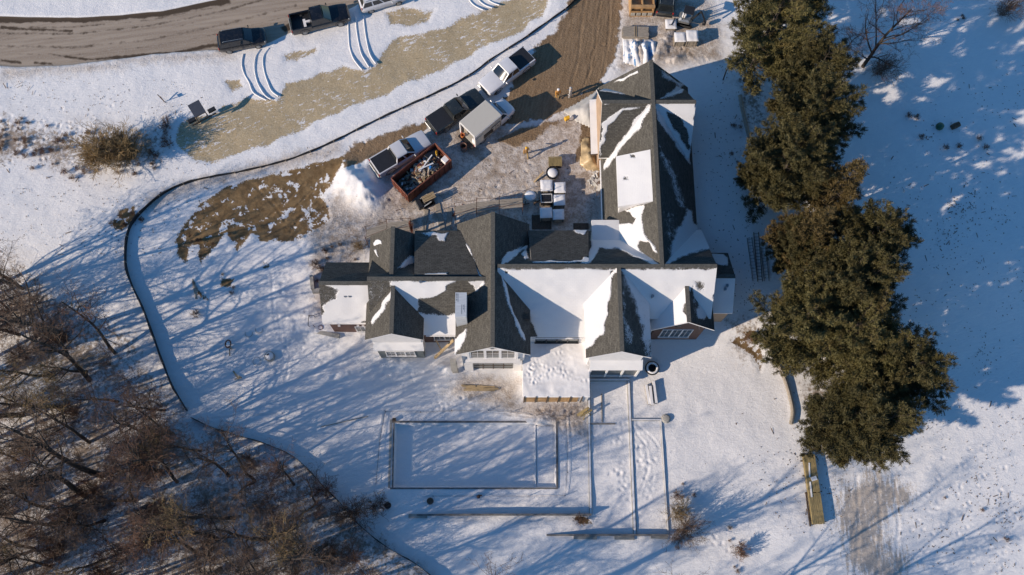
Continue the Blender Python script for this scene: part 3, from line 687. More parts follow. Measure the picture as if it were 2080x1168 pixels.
# window bank over the terrace
win(3.0, 6.7, 2.75, 4.55, 19.45, 4, frame=MT['black'], bars=0)
win(14.0, 16.6, 1.6, 4.1, 20.25, 3)
win(-12.9, -11.2, 1.0, 2.6, 20.9, 2)
win(-5.9, -4.1, 1.6, 4.6, 20.0, 2)
for x in (-14.2, -12.55, -12.1): MB().box((x, 20.84, 3.1), (.2, .12, .25)).build('wall_lamp', MT['white_trim'], house)
# roof furniture
ch = MB().box((2.05, 20.55, 6.6), (.5, .5, 1.2)); ch.build('chimney', MT['dark_wood'], house)
for (u_, v_, z_) in ((703, 604, 6.4), (712, 604, 6.4), (855, 575, 8.5), (1324, 604, 7.4), (1475, 583, 5.6), (1471, 590, 5.5)):
    q = W(u_, v_, z_); MB().lathe([(.09, -.3), (.09, .35), (.13, .36), (.13, .45)], 10, c=q).build('vent_pipe', MT['steel'], house)
q = W(1378, 655, 5.6); MB().lathe([(.38, -.3), (.38, .3), (.30, .42), (.05, .46)], 14, c=q).build('roof_cowl', MT['black'], house)
MB().box((W(1335, 662, 4.6)), (.8, .6, .9)).build('equipment_box', MT['dark_wood'], house)
# gutters and downpipe
for pts_ in ([(-15.3, 20.55, 4.85), (-11.4, 20.55, 4.85)], [(2.5, 19.3, 4.6), (6.9, 19.3, 4.6)], [(-6.4, 19.42, 5.05), (-3.9, 19.42, 5.05)], [(9.0, 30, 4.5), (9.0, 36, 4.5)]): MB().tube(pts_, .06, 6).build('gutter', MT['white_trim'], house)
# tall chimney chase wrapped in foil board on the west roof
a, b_, d_, c_ = [W(u_, v_, 9.9) for u_, v_ in ((925, 594), (948, 594), (926, 643), (948, 643))]
cx_, cy_ = (a.x + b_.x) / 2, (a.y + d_.y) / 2
chase = MB().box((cx_, cy_, 7.3), (b_.x - a.x, a.y - d_.y, 5.2)).build('chimney', MT['foam'], house)
mk = MB()
for x0, x1, y0, y1 in ((.08, .16, .04, .14), (.08, .16, .17, .22), (.08, .16, .26, .34), (.22, .26, .05, .4), (.55, .6, .5, .9), (.7, .76, .52, .6), (.7, .76, .63, .72), (.82, .85, .5, .8)):
    P_ = lambda x, y: (a.x + (b_.x - a.x) * x, a.y + (d_.y - a.y) * y, 9.905)
    mk.quad(P_(x0, y1), P_(x1, y1), P_(x1, y0), P_(x0, y0))
mk.build('printed_marks', MT['steel'], chase)
# ---------------------------------------------------------------- terrace beside the house
t = thing('terrace', 'raised snow covered terrace with timber front between the two white gables', 'terrace', (0, 0, 0))
tc = [(1.9, 14.7), (7.55, 14.7), (7.7, 17.0), (7.7, 19.9), (2.35, 19.9), (2.35, 17.4), (1.9, 17.3)]
n = 60
xs_, ys_ = np.meshgrid(np.linspace(1.85, 7.68, 110), np.linspace(14.62, 19.9, 100))
zz = 2.65 + (vnoise(xs_, ys_, .8, 40) - .5) * .08 + (vnoise(xs_, ys_, .3, 41) - .5) * .03
fr = np.random.RandomState(9)
for pts, cnt in (([(2.5, 17.6), (3.2, 16.2), (4.4, 16.9), (3.0, 17.8), (2.4, 16.6), (2.8, 15.9)], 90), ([(2.9, 15.7), (4.6, 17.0), (5.5, 16.6), (7.5, 16.0)], 60), ([(4.9, 18.9), (5.2, 18.2), (5.3, 17.3), (5.6, 16.8)], 22)):
    for _ in range(cnt):
        i = fr.randint(len(pts) - 1); tt = fr.rand(); cx = pts[i][0] * (1 - tt) + pts[i + 1][0] * tt + fr.randn() * .12; cy = pts[i][1] * (1 - tt) + pts[i + 1][1] * tt + fr.randn() * .12
        r2 = np.hypot(xs_ - cx, ys_ - cy); zz += -.022 * np.exp(-(r2 / .085) ** 2) + .006 * np.exp(-((r2 - .22) / .08) ** 2)
sn = MB(); nyy, nxx = xs_.shape
vs = [(xs_[j, i], ys_[j, i], zz[j, i]) for j in range(nyy) for i in range(nxx)]
sn.add(vs, [(j * nxx + i, j * nxx + i + 1, (j + 1) * nxx + i + 1, (j + 1) * nxx + i) for j in range(nyy - 1) for i in range(nxx - 1)])
k0 = len(sn.v); ring = [i for i in range(nxx)] + [j * nxx + nxx - 1 for j in range(1, nyy)] + [(nyy - 1) * nxx + i for i in range(nxx - 2, -1, -1)] + [j * nxx for j in range(nyy - 2, 0, -1)]
sn.v += [(vs[i][0], vs[i][1], 2.4) for i in ring]
for i in range(len(ring)): sn.f.append((ring[i], k0 + i, k0 + (i + 1) % len(ring), ring[(i + 1) % len(ring)])); sn.m.append(0)
sn.build('snow_cover', MT['snow'], t, smooth=True)
MB().box((4.75, 17.2, 1.05), (5.7, 5.0, 2.69)).build('base', MT['white_paint'], t)
ff = MB()
for i in range(5): ff.box((2.45 + i * .95, 14.68, 1.3), (.93, .1, 2.3))
ff.build('timber_front', [MT['ply']], t)
pl = MB()
for i in range(6): pl.box((2.0 + i * 1.0, 14.6, 1.4), (.09, .08, 2.6))
pl.build('post', MT['dark_wood'], t)
# ================================================================ VEHICLES
def paint(name, col, rough=.3, dirt=(.30, .26, .21), amt=.5):
    m, nt, b = newmat(name); N = NT(nt); p = N.pos()
    z = N.n('ShaderNodeSeparateXYZ'); nt.links.new(p, z.inputs[0])
    low = N.ramp(N.math('ADD', z.outputs[2], N.math('MULTIPLY', N.math('SUBTRACT', N.noise(p, 2.5, 4), .5), .6)), 1.0, .35)
    f = N.math('MULTIPLY', N.math('ADD', N.math('MULTIPLY', low, .8), N.math('MULTIPLY', N.ramp(N.noise(p, 3.5, 5, .7), .45, .8), .3)), amt)
    nt.links.new(N.mix(f, col, dirt), b.inputs['Base Color'])
    b.inputs['Roughness'].default_value = rough; b.inputs['Coat Weight'].default_value = .4; b.inputs['Coat Roughness'].default_value = .12
    nt.links.new(N.math('ADD', N.math('MULTIPLY', f, .5), rough), b.inputs['Roughness'])
    return m
PW = paint('white_car_paint', (.66, .66, .68)); PS = paint('silver_car_paint', (.58, .58, .60)); PB = paint('black_car_paint', (.008, .009, .012), .22, amt=.35)
PG = paint('dark_green_gray_paint', (.022, .028, .03), .25, amt=.4); PC = paint('cream_box_paint', (.56, .52, .44), .45, (.36, .31, .24), .4)
MT['redlamp'] = simple('red_lamp', (.35, .02, .015), .25); MT['lamp'] = simple('clear_lamp', (.6, .6, .58), .15); MT['amber'] = simple('amber_lamp', (.5, .18, .03), .25)
MT['carglass'] = simple('car_glass', (.012, .015, .018), .06, var=.3, scale=1, spec=.8)
def loft(mb, st):
    """st: list of (x, [(y,z)...half profile from centre top outwards to bottom]) -> closed mirrored shell"""
    b = len(mb.v); k = len(st[0][1])
    for x, pr in st:
        for y, z in pr: mb.v.append((x, y, z))
        for y, z in reversed(pr): mb.v.append((x, -y, z))
    n = 2 * k
    for i in range(len(st) - 1):
        for j in range(n):
            j2 = (j + 1) % n
            mb.f.append((b + i * n + j, b + (i + 1) * n + j, b + (i + 1) * n + j2, b + i * n + j2)); mb.m.append(mb.mi)
    mb.f.append(tuple(b + j for j in range(n))); mb.m.append(mb.mi)
    e = b + (len(st) - 1) * n
    mb.f.append(tuple(e + j for j in range(n - 1, -1, -1))); mb.m.append(mb.mi)
def sec(hw, zt, zb, crown=.03, sh=.16):
    return [(0, zt + crown), (hw * .45, zt + crown * .8), (hw * .80, zt), (hw * .93, zt - sh * .35), (hw, zt - sh), (hw * 1.0, (zt + zb) / 2 - .05), (hw * .97, zb + .06), (hw * .90, zb)]
def wheel(parent, x, y, r=.39, w=.27):
    s = 1 if y > 0 else -1
    M = Matrix.Rotation(R(90), 3, 'X')
    t = MB().lathe([(r * .62, -w / 2), (r * .93, -w / 2), (r, -w * .32), (r, w * .32), (r * .93, w / 2), (r * .62, w / 2)], 20, (x, y, r), M).build('wheel', MT['rubber'], parent, angle=40)
    rm = MB(); yo = y + s * w * .44
    rm.lathe([(r * .62, -.02), (r * .64, .03)], 18, (x, yo, r), M)
    for k in range(6):
        a = k * math.pi / 3
        rm.beam((x, yo + s * .03, r), (x + math.cos(a) * r * .58, yo + s * .035, r + math.sin(a) * r * .58), .09, .04, up=(0, 1, 0))
    rm.build('rim', MT['steel'], t)
    return t
def cab(parent, mat, xf, xb, hw, zb, zt, rake_f=.75, rake_b=.3, posts=2, tumble=.17):
    """greenhouse between xf (windshield base) and xb (rear base)"""
    rf, rb = xf - rake_f, xb + rake_b
    hr = hw - tumble
    mb = MB()
    def prof(x, h, z, cr): return [(x, 0, z + cr), (x, h * .6, z + cr * .8), (x, h * .9, z - .01), (x, h, z - .06)]
    # body of the cab: base ring -> roof ring with a crowned roof
    base = [(xf, hw * .92, zb), (xb, hw * .97, zb)]
    xs = [rf, (2 * rf + rb) / 3, (rf + 2 * rb) / 3, rb]
    loft(mb, [(x, [(0, zt + .04 - (.02 if x in (rf, rb) else 0)), (hr * .6, zt + .03 - (.02 if x in (rf, rb) else 0)), (hr * .9, zt), (hr, zt - .07)]) for x in xs])
    # sides/front/back shell under the roof
    b = [(xf, -hw * .92, zb), (xf, hw * .92, zb), (xb, hw * .97, zb), (xb, -hw * .97, zb)]
    r = [(rf + .03, -hr, zt - .06), (rf + .03, hr, zt - .06), (rb - .03, hr, zt - .06), (rb - .03, -hr, zt - .06)]
    mb.add(b + r, [(0, 1, 5, 4), (1, 2, 6, 5), (2, 3, 7, 6), (3, 0, 4, 7)])
    o = mb.build('cab', mat, parent, angle=35)
    def lerp(p, q, t): return Vector(p).lerp(Vector(q), t)
    def pane(name, p0, p1, p2, p3, m, off, bulge=0.0):
        p0, p1, p2, p3 = map(Vector, (p0, p1, p2, p3))
        f = lambda s, t: p0.lerp(p1, s).lerp(p3.lerp(p2, s), t)
        n = (p1 - p0).cross(p3 - p0).normalized() * off
        mbx = MB(); K = 7; J = 4
        g = []
        for j in range(J):
            for i in range(K):
                s = m + (1 - 2 * m) * i / (K - 1); tt = .10 + .82 * j / (J - 1)
                q = f(s, tt) + n + (n.normalized() * bulge * (1 - (2 * s - 1) ** 2))
                g.append(q)
        mbx.add(g, [(j * K + i, j * K + i + 1, (j + 1) * K + i + 1, (j + 1) * K + i) for j in range(J - 1) for i in range(K - 1)])
        return mbx.build(name, MT['carglass'], parent, smooth=True)
    pane('windshield', b[1], b[0], r[0], r[1], .05, -.012 if False else -.0 + .012, .03) if False else None
    def side(a0, a1, r0, r1, nm, m=.06, off=.012, bulge=0.0):
        c = Vector(((xf + xb) / 2, 0, (zb + zt) / 2))
        p0, p1, p2, p3 = map(Vector, (a0, a1, r1, r0))
        n = (p1 - p0).cross(p3 - p0)
        if n.dot((p0 + p1 + p2 + p3) / 4 - c) < 0: p0, p1, p2, p3 = p1, p0, p3, p2
        return pane(nm, p0, p1, p2, p3, m, off, bulge)
    side(b[0], b[1], r[0], r[1], 'windshield', .06, .014, .05)
    side(b[2], b[3], r[2], r[3], 'rear_window', .10, .014)
    for s in (0, 1):
        A0, A1, R0, R1 = (b[1], b[2], r[1], r[2]) if s == 0 else (b[0], b[3], r[0], r[3])
        for k in range(posts):
            t0, t1 = k / posts, (k + 1) / posts
            side(lerp(A0, A1, t0), lerp(A0, A1, t1), lerp(R0, R1, t0), lerp(R0, R1, t1), 'side_window', .07)
    return o
def mirrors(parent, x, hw, z, mat):
    for s in (1, -1):
        MB().box((x, s * (hw + .14), z), (.12, .24, .17), bev=.04).build('mirror', mat, parent)
def lights(parent, xf, xr, hw, zf, zr):
    for s in (1, -1):
        MB().box((xf, s * hw * .78, zf), (.10, .30, .16), bev=.03).build('headlight', MT['lamp'], parent)
        MB().box((xr, s * hw * .92, zr), (.09, .13, .34), bev=.02).build('taillight', MT['redlamp'], parent)
def pickup(label, mat, p_rear, p_front, zlift=.9, group='pickup trucks on the site', cargo=None, cover=True, L=5.75, hw=.98, H=1.86):
    c = (G(*p_rear) + G(*p_front)) / 2
    a, b = G(*p_rear), G(*p_front)
    # survey points were taken at bumper height: slide back onto the ground
    z = gz(c.x, c.y); a = W(*p_rear, z + zlift); b = W(*p_front, z + zlift); c = (a + b) / 2
    d = b - a
    t = thing('pickup_truck', label, 'pickup truck', (c.x, c.y, gz(c.x, c.y) - .03), math.atan2(d.y, d.x), group)
    h = L / 2
    mb = MB()
    loft(mb, [(h - .02, sec(hw * .80, .95, .50, .02)), (h - .10, sec(hw * .90, 1.05, .42)), (h - .45, sec(hw * .97, 1.10, .36)), (h - 1.2, sec(hw, 1.15, .34)), (h - 1.75, sec(hw, 1.16, .34)), (h - 1.8, sec(hw, 1.12, .34)),
              (-h + 2.0, sec(hw, 1.12, .34, 0)), (-h + 1.95, sec(hw, .70, .34, 0, .1))])
    mb.build('body', mat, t, angle=32)
    # bed: floor, two sides, tailgate
    bed = MB(); x0, x1 = -h + .06, -h + 2.0
    for s in (1, -1): bed.box(((x0 + x1) / 2, s * (hw - .07), .80), (x1 - x0, .14, .84), bev=.03)
    bed.box((x0 + .05, 0, .84), (.10, 2 * hw - .30, .74), bev=.02); bed.box((x1 - .02, 0, .85), (.08, 2 * hw - .3, .7))
    bed.build('bed', mat, t)
    if cover:
        MB().box(((x0 + x1) / 2, 0, 1.19), (x1 - x0 - .06, 2 * hw - .10, .05), bev=.02).build('bed_cover', MT['black'], t)
    else:
        MB().box(((x0 + x1) / 2, 0, .66), (x1 - x0, 2 * hw - .28, .06)).build('bed_liner', MT['black'], t)
    cab(t, mat, h - 1.72, -h + 1.95, hw - .03, 1.10, H, .80, .22, 2)
    for x in (h - 1.02, -h + 1.18):
        for s in (1, -1): wheel(t, x, s * (hw - .15), .40)
    for x in (h - 1.02, -h + 1.18):
        for s in (1, -1):
            fl = MB(); fl.tube([(x + .50 * math.cos(k * math.pi / 8), s * (hw - .01), .42 + .50 * math.sin(k * math.pi / 8)) for k in range(9)], .05, 5); fl.build('wheel_arch', MT['black'], t)
    lights(t, h - .12, -h + .02, hw, .88, .95); mirrors(t, h - 1.95, hw, 1.22, mat)
    MB().box((h - .04, 0, .80), (.07, 1.05, .30), bev=.02).build('grille', MT['black'], t)
    MB().box((h - .02, 0, .50), (.18, 2 * hw - .16, .20), bev=.06).build('bumper', MT['steel'], t); MB().box((-h - .04, 0, .50), (.16, 2 * hw - .12, .20), bev=.05).build('bumper', MT['steel'], t)
    return t
pickup('white crew cab pickup with black bed cover and long shadow on mud', PW, (1071, 113), (986.5, 177), .85)
pickup('dark gray pickup parked close beside the cream box truck', PG, (882, 253), (970, 196), .85)
pickup('silver white pickup parked between dirt bank and the red dumpster', PS, (770, 336), (858, 284), .85)
tk = pickup('black pickup with open bed holding a white tool on the road edge', PB, (601, 47), (696, 25), .85, 'vehicles parked along the road', cover=False)
cg = MB(); cg.box((-1.5, -.25, .80), (.25, 1.0, .16)); cg.box((-1.15, -.1, .84), (.5, .22, .2)); k = cg.build('white_tool_case', MT['white_trim'])
k.location = tk.location; k.rotation_euler = tk.rotation_euler; tag(k, 'white tool case lying in the open bed of the black pickup', 'tool case')
def suv(label, mat, p_rear, p_front, zlift, L=4.6, hw=.93, H=1.68, group='vehicles parked along the road', name='suv', cat='car'):
    c0 = (G(*p_rear) + G(*p_front)) / 2; z = gz(c0.x, c0.y)
    a = W(*p_rear, z + zlift); b = W(*p_front, z + zlift); c = (a + b) / 2; d = b - a
    t = thing(name, label, cat, (c.x, c.y, z - .03), math.atan2(d.y, d.x), group)
    h = L / 2; mb = MB()
    loft(mb, [(h, sec(hw * .72, .80, .46, .02)), (h - .12, sec(hw * .88, .90, .38)), (h - .5, sec(hw * .97, .98, .32)), (h - 1.25, sec(hw, 1.06, .30)), (-h + .5, sec(hw, 1.06, .30)), (-h + .12, sec(hw * .95, 1.02, .36)), (-h, sec(hw * .86, .95, .44))])
    mb.build('body', mat, t, angle=32)
    cab(t, mat, h - 1.15, -h + .12, hw - .04, 1.02, H, .85, .35, 3, .19)
    for x in (h - .88, -h + .90):
        for s in (1, -1): wheel(t, x, s * (hw - .13), .36, .24)
    lights(t, h - .14, -h + .06, hw * .92, .78, .92); mirrors(t, h - 1.5, hw, 1.08, mat)
    rr = MB()
    for s in (1, -1):
        rr.tube([(h - 2.05, s * (hw - .30), H + .0), (h - 2.2, s * (hw - .30), H + .07), (-h + .75, s * (hw - .30), H + .07), (-h + .6, s * (hw - .30), H)], .022, 6)
    rr.build('roof_rail', MT['steel'], t)
    MB().box((h - .03, 0, .66), (.06, .9, .2), bev=.02).build('grille', MT['black'], t)
    MB().box((-h - .01, 0, .5), (.12, 2 * hw - .3, .22), bev=.04).build('bumper', MT['black'], t)
    return t
suv('black sport utility car with roof rails at the road edge', PB, (448, 86), (533, 71), .8)
suv('white car at the top picture edge ahead of the black pickup', PW, (733, 6), (818, -18), .8)
# ---- box truck
def box_truck():
    zr = 2.75; z = NORTH
    A, B, Cc, D = [W(u, v, z + zr) for u, v in ((931, 250), (986.5, 203), (1019, 233), (967, 276))]
    ax = ((B - A) + (Cc - D)) / 2; ang = math.atan2(ax.y, ax.x); c = (A + B + Cc + D) / 4
    Lb = ax.length; wb = ((D - A).length + (Cc - B).length) / 2
    t = thing('box_truck', 'cream box truck with open rear beside the dark gray pickup', 'truck', (c.x, c.y, gz(c.x, c.y) - .03), ang)
    b = MB(); h = Lb / 2; w = min(wb, 2.25) / 2
    b.box((0, 0, zr - .03), (Lb, 2 * w, .08), bev=.03); b.box((0, w - .03, 1.75), (Lb, .06, 2.0)); b.box((0, -w + .03, 1.95), (Lb, .06, 1.6)); b.box((h - .03, 0, 1.75), (.06, 2 * w, 2.0)); b.box((0, 0, .78), (Lb, 2 * w, .1))
    b.build('cargo_box', PC, t)
    fr = MB()
    for s in (1, -1): fr.box((-h + .02, s * (w - .05), 1.75), (.10, .12, 2.0)); fr.box((0, s * (w + .01), zr - .06), (Lb, .05, .09))
    fr.box((-h + .02, 0, zr - .08), (.1, 2 * w, .14)); fr.build('rear_frame', MT['white_trim'], t)
    d = MB()
    d.box((h - .75, -w - .02, 1.42), (1.1, .05, .9)); d.build('side_door', PC, t)
    e = MB()
    for dx in (-.55, 0.0, .55): e.box((h - .75 + dx, -w - .05, 1.42), (.04, .03, .92))
    for dz in (-.46, .46): e.box((h - .75, -w - .05, 1.42 + dz), (1.14, .03, .04))
    e.box((h - .5, -w - .06, 1.45), (.16, .04, .1)); e.build('door_trim', MT['rustpole'], t)
    MB().box((-h + 1.65, -w - .02, 1.3), (1.15, .06, .62)).build('side_locker', MT['black'], t)
    MB().box((-h + .5, -w - .03, 1.5), (1.0, .05, 1.3)).build('side_panel', PC, t)
    # cab
    mb = MB(); xf = h + 2.0; hw = .98
    loft(mb, [(xf, sec(hw * .70, 1.0, .5)), (xf - .12, sec(hw * .88, 1.10, .42)), (xf - .5, sec(hw * .97, 1.20, .38)), (xf - 1.05, sec(hw, 1.28, .36)), (h - .3, sec(hw, 1.28, .36))])
    mb.build('body', PW, t, angle=32)
    cab(t, PW, xf - .95, h - .25, hw - .03, 1.24, 2.05, .6, .1, 1)
    for x in (xf - .8, -h + 1.0):
        for s in (1, -1): wheel(t, x, s * (hw - .15), .40)
    lights(t, xf - .12, -h, hw, .95, .8); mirrors(t, xf - 1.25, hw + .05, 1.45, PW)
    MB().box((-h - .2, 0, .62), (.45, 2 * w - .2, .08)).build('step_bumper', MT['black'], t)
    # load
    M = Matrix.Translation(t.location) @ Matrix.Rotation(ang, 4, 'Z')
    def put(mbx, name, mat, label, cat, p, g=None):
        o = mbx.build(name, mat); o.location = M @ Vector(p); o.rotation_euler = (0, 0, ang); tag(o, label, cat, g); return o
    s = MB(); s.box((0, 0, .5), (.55, .6, .95)); s.box((.0, 0, .99), (.57, .62, .05)); put(s, 'tool_cabinet', MT['gray_wood'], 'gray tool cabinet inside the open rear of the box truck', 'cabinet', (-h + .55, .65, .83))
    s = MB(); s.box((0, 0, .12), (.5, .42, .22), bev=.03); s.box((0, 0, .35), (.46, .4, .2), bev=.03); s.box((.02, .02, .56), (.44, .38, .18), bev=.03); put(s, 'parts_boxes', MT['white_trim'], 'stacked white boxes at the right rear edge of the box truck', 'boxes', (-h + .3, -w + .36, .83))
    s = MB(); s.lathe([(.17, 0), (.2, .32), (.2, .34), (.17, .34), (.15, .05)], 14); s.tube([(.19, 0, .33), (.12, .05, .5), (-.12, .05, .5), (-.19, 0, .33)], .012, 5)
    put(s, 'bucket', MT['orange'], 'orange bucket on the rear step of the box truck', 'bucket', (-h - .12, .6, .66))
    return t
box_truck()
# ---- dumpster
def dumpster():
    zt = 1.75; z = NORTH
    A, B, Cc, D = [W(u, v, z + zt) for u, v in ((794, 367), (883, 295), (918, 321), (828, 392))]
    ax = ((B - A) + (Cc - D)) / 2; ang = math.atan2(ax.y, ax.x); c = (A + B + Cc + D) / 4; Lb = ax.length; wb = 2.3
    t = thing('dumpster', 'open rusty red dumpster heaped with building waste', 'dumpster', (c.x, c.y, z - .02), ang)
    h = Lb / 2; w = wb / 2; b = MB()
    for s in (1, -1): b.box((0, s * (w - .04), .95), (Lb, .07, 1.6))
    b.box((-h + .04, 0, .95), (.07, wb - .16, 1.6)); b.box((h - .04, 0, .95), (.07, wb - .16, 1.6)); b.box((0, 0, .2), (Lb - .1, wb - .1, .1))
    b.build('bin', MT['rust'], t)
    r = MB()
    for s in (1, -1):
        r.tube([(-h, s * w, zt), (h, s * w, zt)], .055, 6)
        for i in range(9): r.box((-h + .25 + i * (Lb - .5) / 8, s * (w + .03), .95), (.09, .08, 1.5))
    for s in (1, -1): r.tube([(s * h, -w, zt), (s * h, w, zt)], .055, 6)
    for y in (-.8, -.27, .27, .8): r.box((-h - .02, y, .95), (.07, .09, 1.5))
    for zz in (.6, 1.2): r.box((-h - .03, 0, zz), (.06, wb, .1))
    r.build('rib', MT['rust'], t)
    rl = MB()
    for s in (1, -1): rl.box((0, s * .45, .06), (Lb + .2, .1, .16))
    rl.box((0, -w - .03, .12), (Lb, .06, .08)); rl.build('skid_rail', MT['steel'], t)
    MB().box((-h + .9, 0, 1.2), (.02, .02, .02)).build('gate_latch', MT['steel'], t)
    M = Matrix.Translation(t.location) @ Matrix.Rotation(ang, 4, 'Z')
    rr = random.Random(3)
    # heap: an uneven mound of mixed rubble
    hp = MB(); nx, ny = 44, 22
    g = {}
    for j in range(ny):
        for i in range(nx):
            x = -h + .15 + (Lb - .3) * i / (nx - 1); y = -w + .12 + (wb - .24) * j / (ny - 1)
            e = math.exp(-((x - .5) / 1.7) ** 2 - (y / 1.3) ** 2)
            hp.v.append((x, y, .35 + 1.0 * e + rr.uniform(-.12, .12)))
    for j in range(ny - 1):
        for i in range(nx - 1): hp.f.append((j * nx + i, j * nx + i + 1, (j + 1) * nx + i + 1, (j + 1) * nx + i)); hp.m.append(rr.choice((0, 0, 1, 2)))
    for i in range(150):
        x = rr.gauss(.2, 1.1); y = rr.uniform(-.9, .9)
        if abs(x) > h - .4: continue
        e = .5 + 1.0 * math.exp(-((x - .5) / 1.7) ** 2 - (y / 1.3) ** 2)
        hp.mi = rr.choice((0, 0, 1, 2, 3, 4, 4, 5)); L = rr.uniform(.12, .8) if rr.random() < .6 else rr.uniform(.1, .3)
        Mr = Matrix.Rotation(rr.uniform(0, 6.3), 3, 'Z') @ Matrix.Rotation(rr.uniform(-.6, .6), 3, 'Y') @ Matrix.Rotation(rr.uniform(-.5, .5), 3, 'X')
        hp.box((x, y, e), (L, rr.uniform(.05, .3), rr.uniform(.02, .12)), M=Mr)
    hp.mi = 0
    o = hp.build('rubble', [MT['gray_wood'], MT['concrete'], MT['dark_wood'], MT['white_trim'], MT['wood'], MT['rust']]); o.location = t.location; o.rotation_euler = (0, 0, ang)
    tag(o, 'heap of mixed rubble, timber and scraps filling the red dumpster', 'rubble', kind='stuff')
    def put(mbx, name, mat, label, cat, p, rz=0, ry=0, g=None):
        q = mbx.build(name, mat); q.location = M @ Vector(p); q.rotation_euler = (0, ry, ang + rz); tag(q, label, cat, g)
    put(MB().box((0, 0, 0), (1.9, .10, .05)), 'metal_trim', MT['white_trim'], 'straight white trim strip lying across the dumpster load', 'trim strip', (.75, .25, 1.62), .25, -.05)
    put(MB().box((0, 0, 0), (1.5, .12, .05)), 'metal_trim', MT['white_trim'], 'white trim strip crossing the longer one on the dumpster load', 'trim strip', (.5, -.02, 1.66), -.25, .03)
    put(MB().box((0, 0, 0), (.5, .18, .24), bev=.06), 'fuel_can', MT['yellow'], 'yellow plastic can in the dumpster near its far end', 'can', (2.15, .42, 1.45), .9)
    put(MB().box((0, 0, 0), (.65, .6, .45), bev=.03), 'carton', MT['white_trim'], 'white carton in the far corner of the dumpster', 'carton', (2.35, -.6, 1.35), .1)
    put(MB().box((0, 0, 0), (1.7, .8, .08), bev=.02), 'plastic_sheet', MT['black'], 'black slanted panel leaning inside the far end of the dumpster', 'panel', (1.95, .7, 1.4), .2, .25)
    put(MB().box((0, 0, 0), (.28, .2, .3), bev=.03), 'blue_jug', MT['tarp_blue'], 'small blue jug in the middle of the dumpster load', 'jug', (.75, -.35, 1.6), .4)
dumpster()
# ================================================================ SITE OBJECTS
def at(name, label, cat, u, v, rz=0.0, group=None, dz=0.0):
    p = G(u, v); p.z += dz
    return thing(name, label, cat, p, rz, group)
def along(pts, step):
    """resample a world polyline"""
    out = []; carry = 0
    P = [Vector((p.x, p.y)) for p in pts]
    d = 0; nxt = 0
    for a, b in zip(P[:-1], P[1:]):
        L = (b - a).length
        while nxt <= d + L: out.append(a.lerp(b, (nxt - d) / L)); nxt += step
        d += L
    out.append(P[-1]); return out
def smooth_px(pts, n=6):
    out = []
    for i in range(len(pts) - 1):
        p0 = pts[max(i - 1, 0)]; p1 = pts[i]; p2 = pts[i + 1]; p3 = pts[min(i + 2, len(pts) - 1)]
        for k in range(n):
            t = k / n
            out.append(tuple(.5 * ((2 * p1[j]) + (-p0[j] + p2[j]) * t + (2 * p0[j] - 5 * p1[j] + 4 * p2[j] - p3[j]) * t * t + (-p0[j] + 3 * p1[j] - 3 * p2[j] + p3[j]) * t ** 3) for j in (0, 1)))
    out.append(pts[-1]); return out
# ---- silt fence
MT['silt'] = simple('silt_fabric', (.018, .017, .018), .7, var=.4, scale=1.5, stretch=(1, 1, .3))
def silt_fence(px, label, h0):
    pts = along([G(*p) for p in smooth_px(px)], .4)
    t = thing('silt_fence', label, 'silt fence')
    mb = MB(); n = len(pts)
    for side in (0, 1):
        for i, p in enumerate(pts):
            q = pts[min(i + 1, n - 1)] - pts[max(i - 1, 0)]; nn = Vector((-q.y, q.x)).normalized() * (.02 if side else -.02)
            hh = h0(i / n) * (1 + .04 * math.sin(i * 1.9) + .05 * math.sin(i * .43)); z = gz(p.x, p.y)
            w = .07 * math.sin(i * .9)
            mb.v += [(p.x + nn.x, p.y + nn.y, z - .2), (p.x + nn.x * (1 + w * 20), p.y + nn.y * (1 + w * 20), z + hh)]
    for i in range(n - 1):
        a = 2 * i; b = 2 * n + 2 * i
        mb.f += [(a, a + 2, a + 3, a + 1), (b + 1, b + 3, b + 2, b), (a + 1, a + 3, b + 3, b + 1)]; mb.m += [0, 0, 0]
    mb.build('fabric', MT['silt'], t)
    for i in range(0, n, 6):
        p = pts[i]; z = gz(p.x, p.y)
        MB().box((p.x + .04, p.y - .05, z + h0(i / n) * .5), (.045, .045, h0(i / n) + .35)).build('stake', MT['gray_wood'], t)
    # drift of snow against it
    return t
silt_fence([(1180, -12), (1150, 18), (1105, 50), (1060, 82), (1000, 120), (950, 156), (880, 192), (800, 228), (730, 262), (660, 296), (590, 324), (500, 347), (420, 362), (370, 376), (330, 396), (295, 426), (270, 455), (259, 490), (258, 540), (270, 580), (290, 622), (312, 680), (330, 730), (352, 785), (382, 835)], 'black fabric silt fence curving from the driveway round to the woods', lambda t: .28 + .34 * sstep(.55, .8, t))
silt_fence([(392, 850), (430, 868), (480, 884), (540, 902), (590, 924), (625, 952), (655, 985), (690, 1020), (722, 1058), (760, 1092), (800, 1120), (840, 1142), (890, 1180)], 'black fabric silt fence along the wood edge below the pool', lambda t: .62)
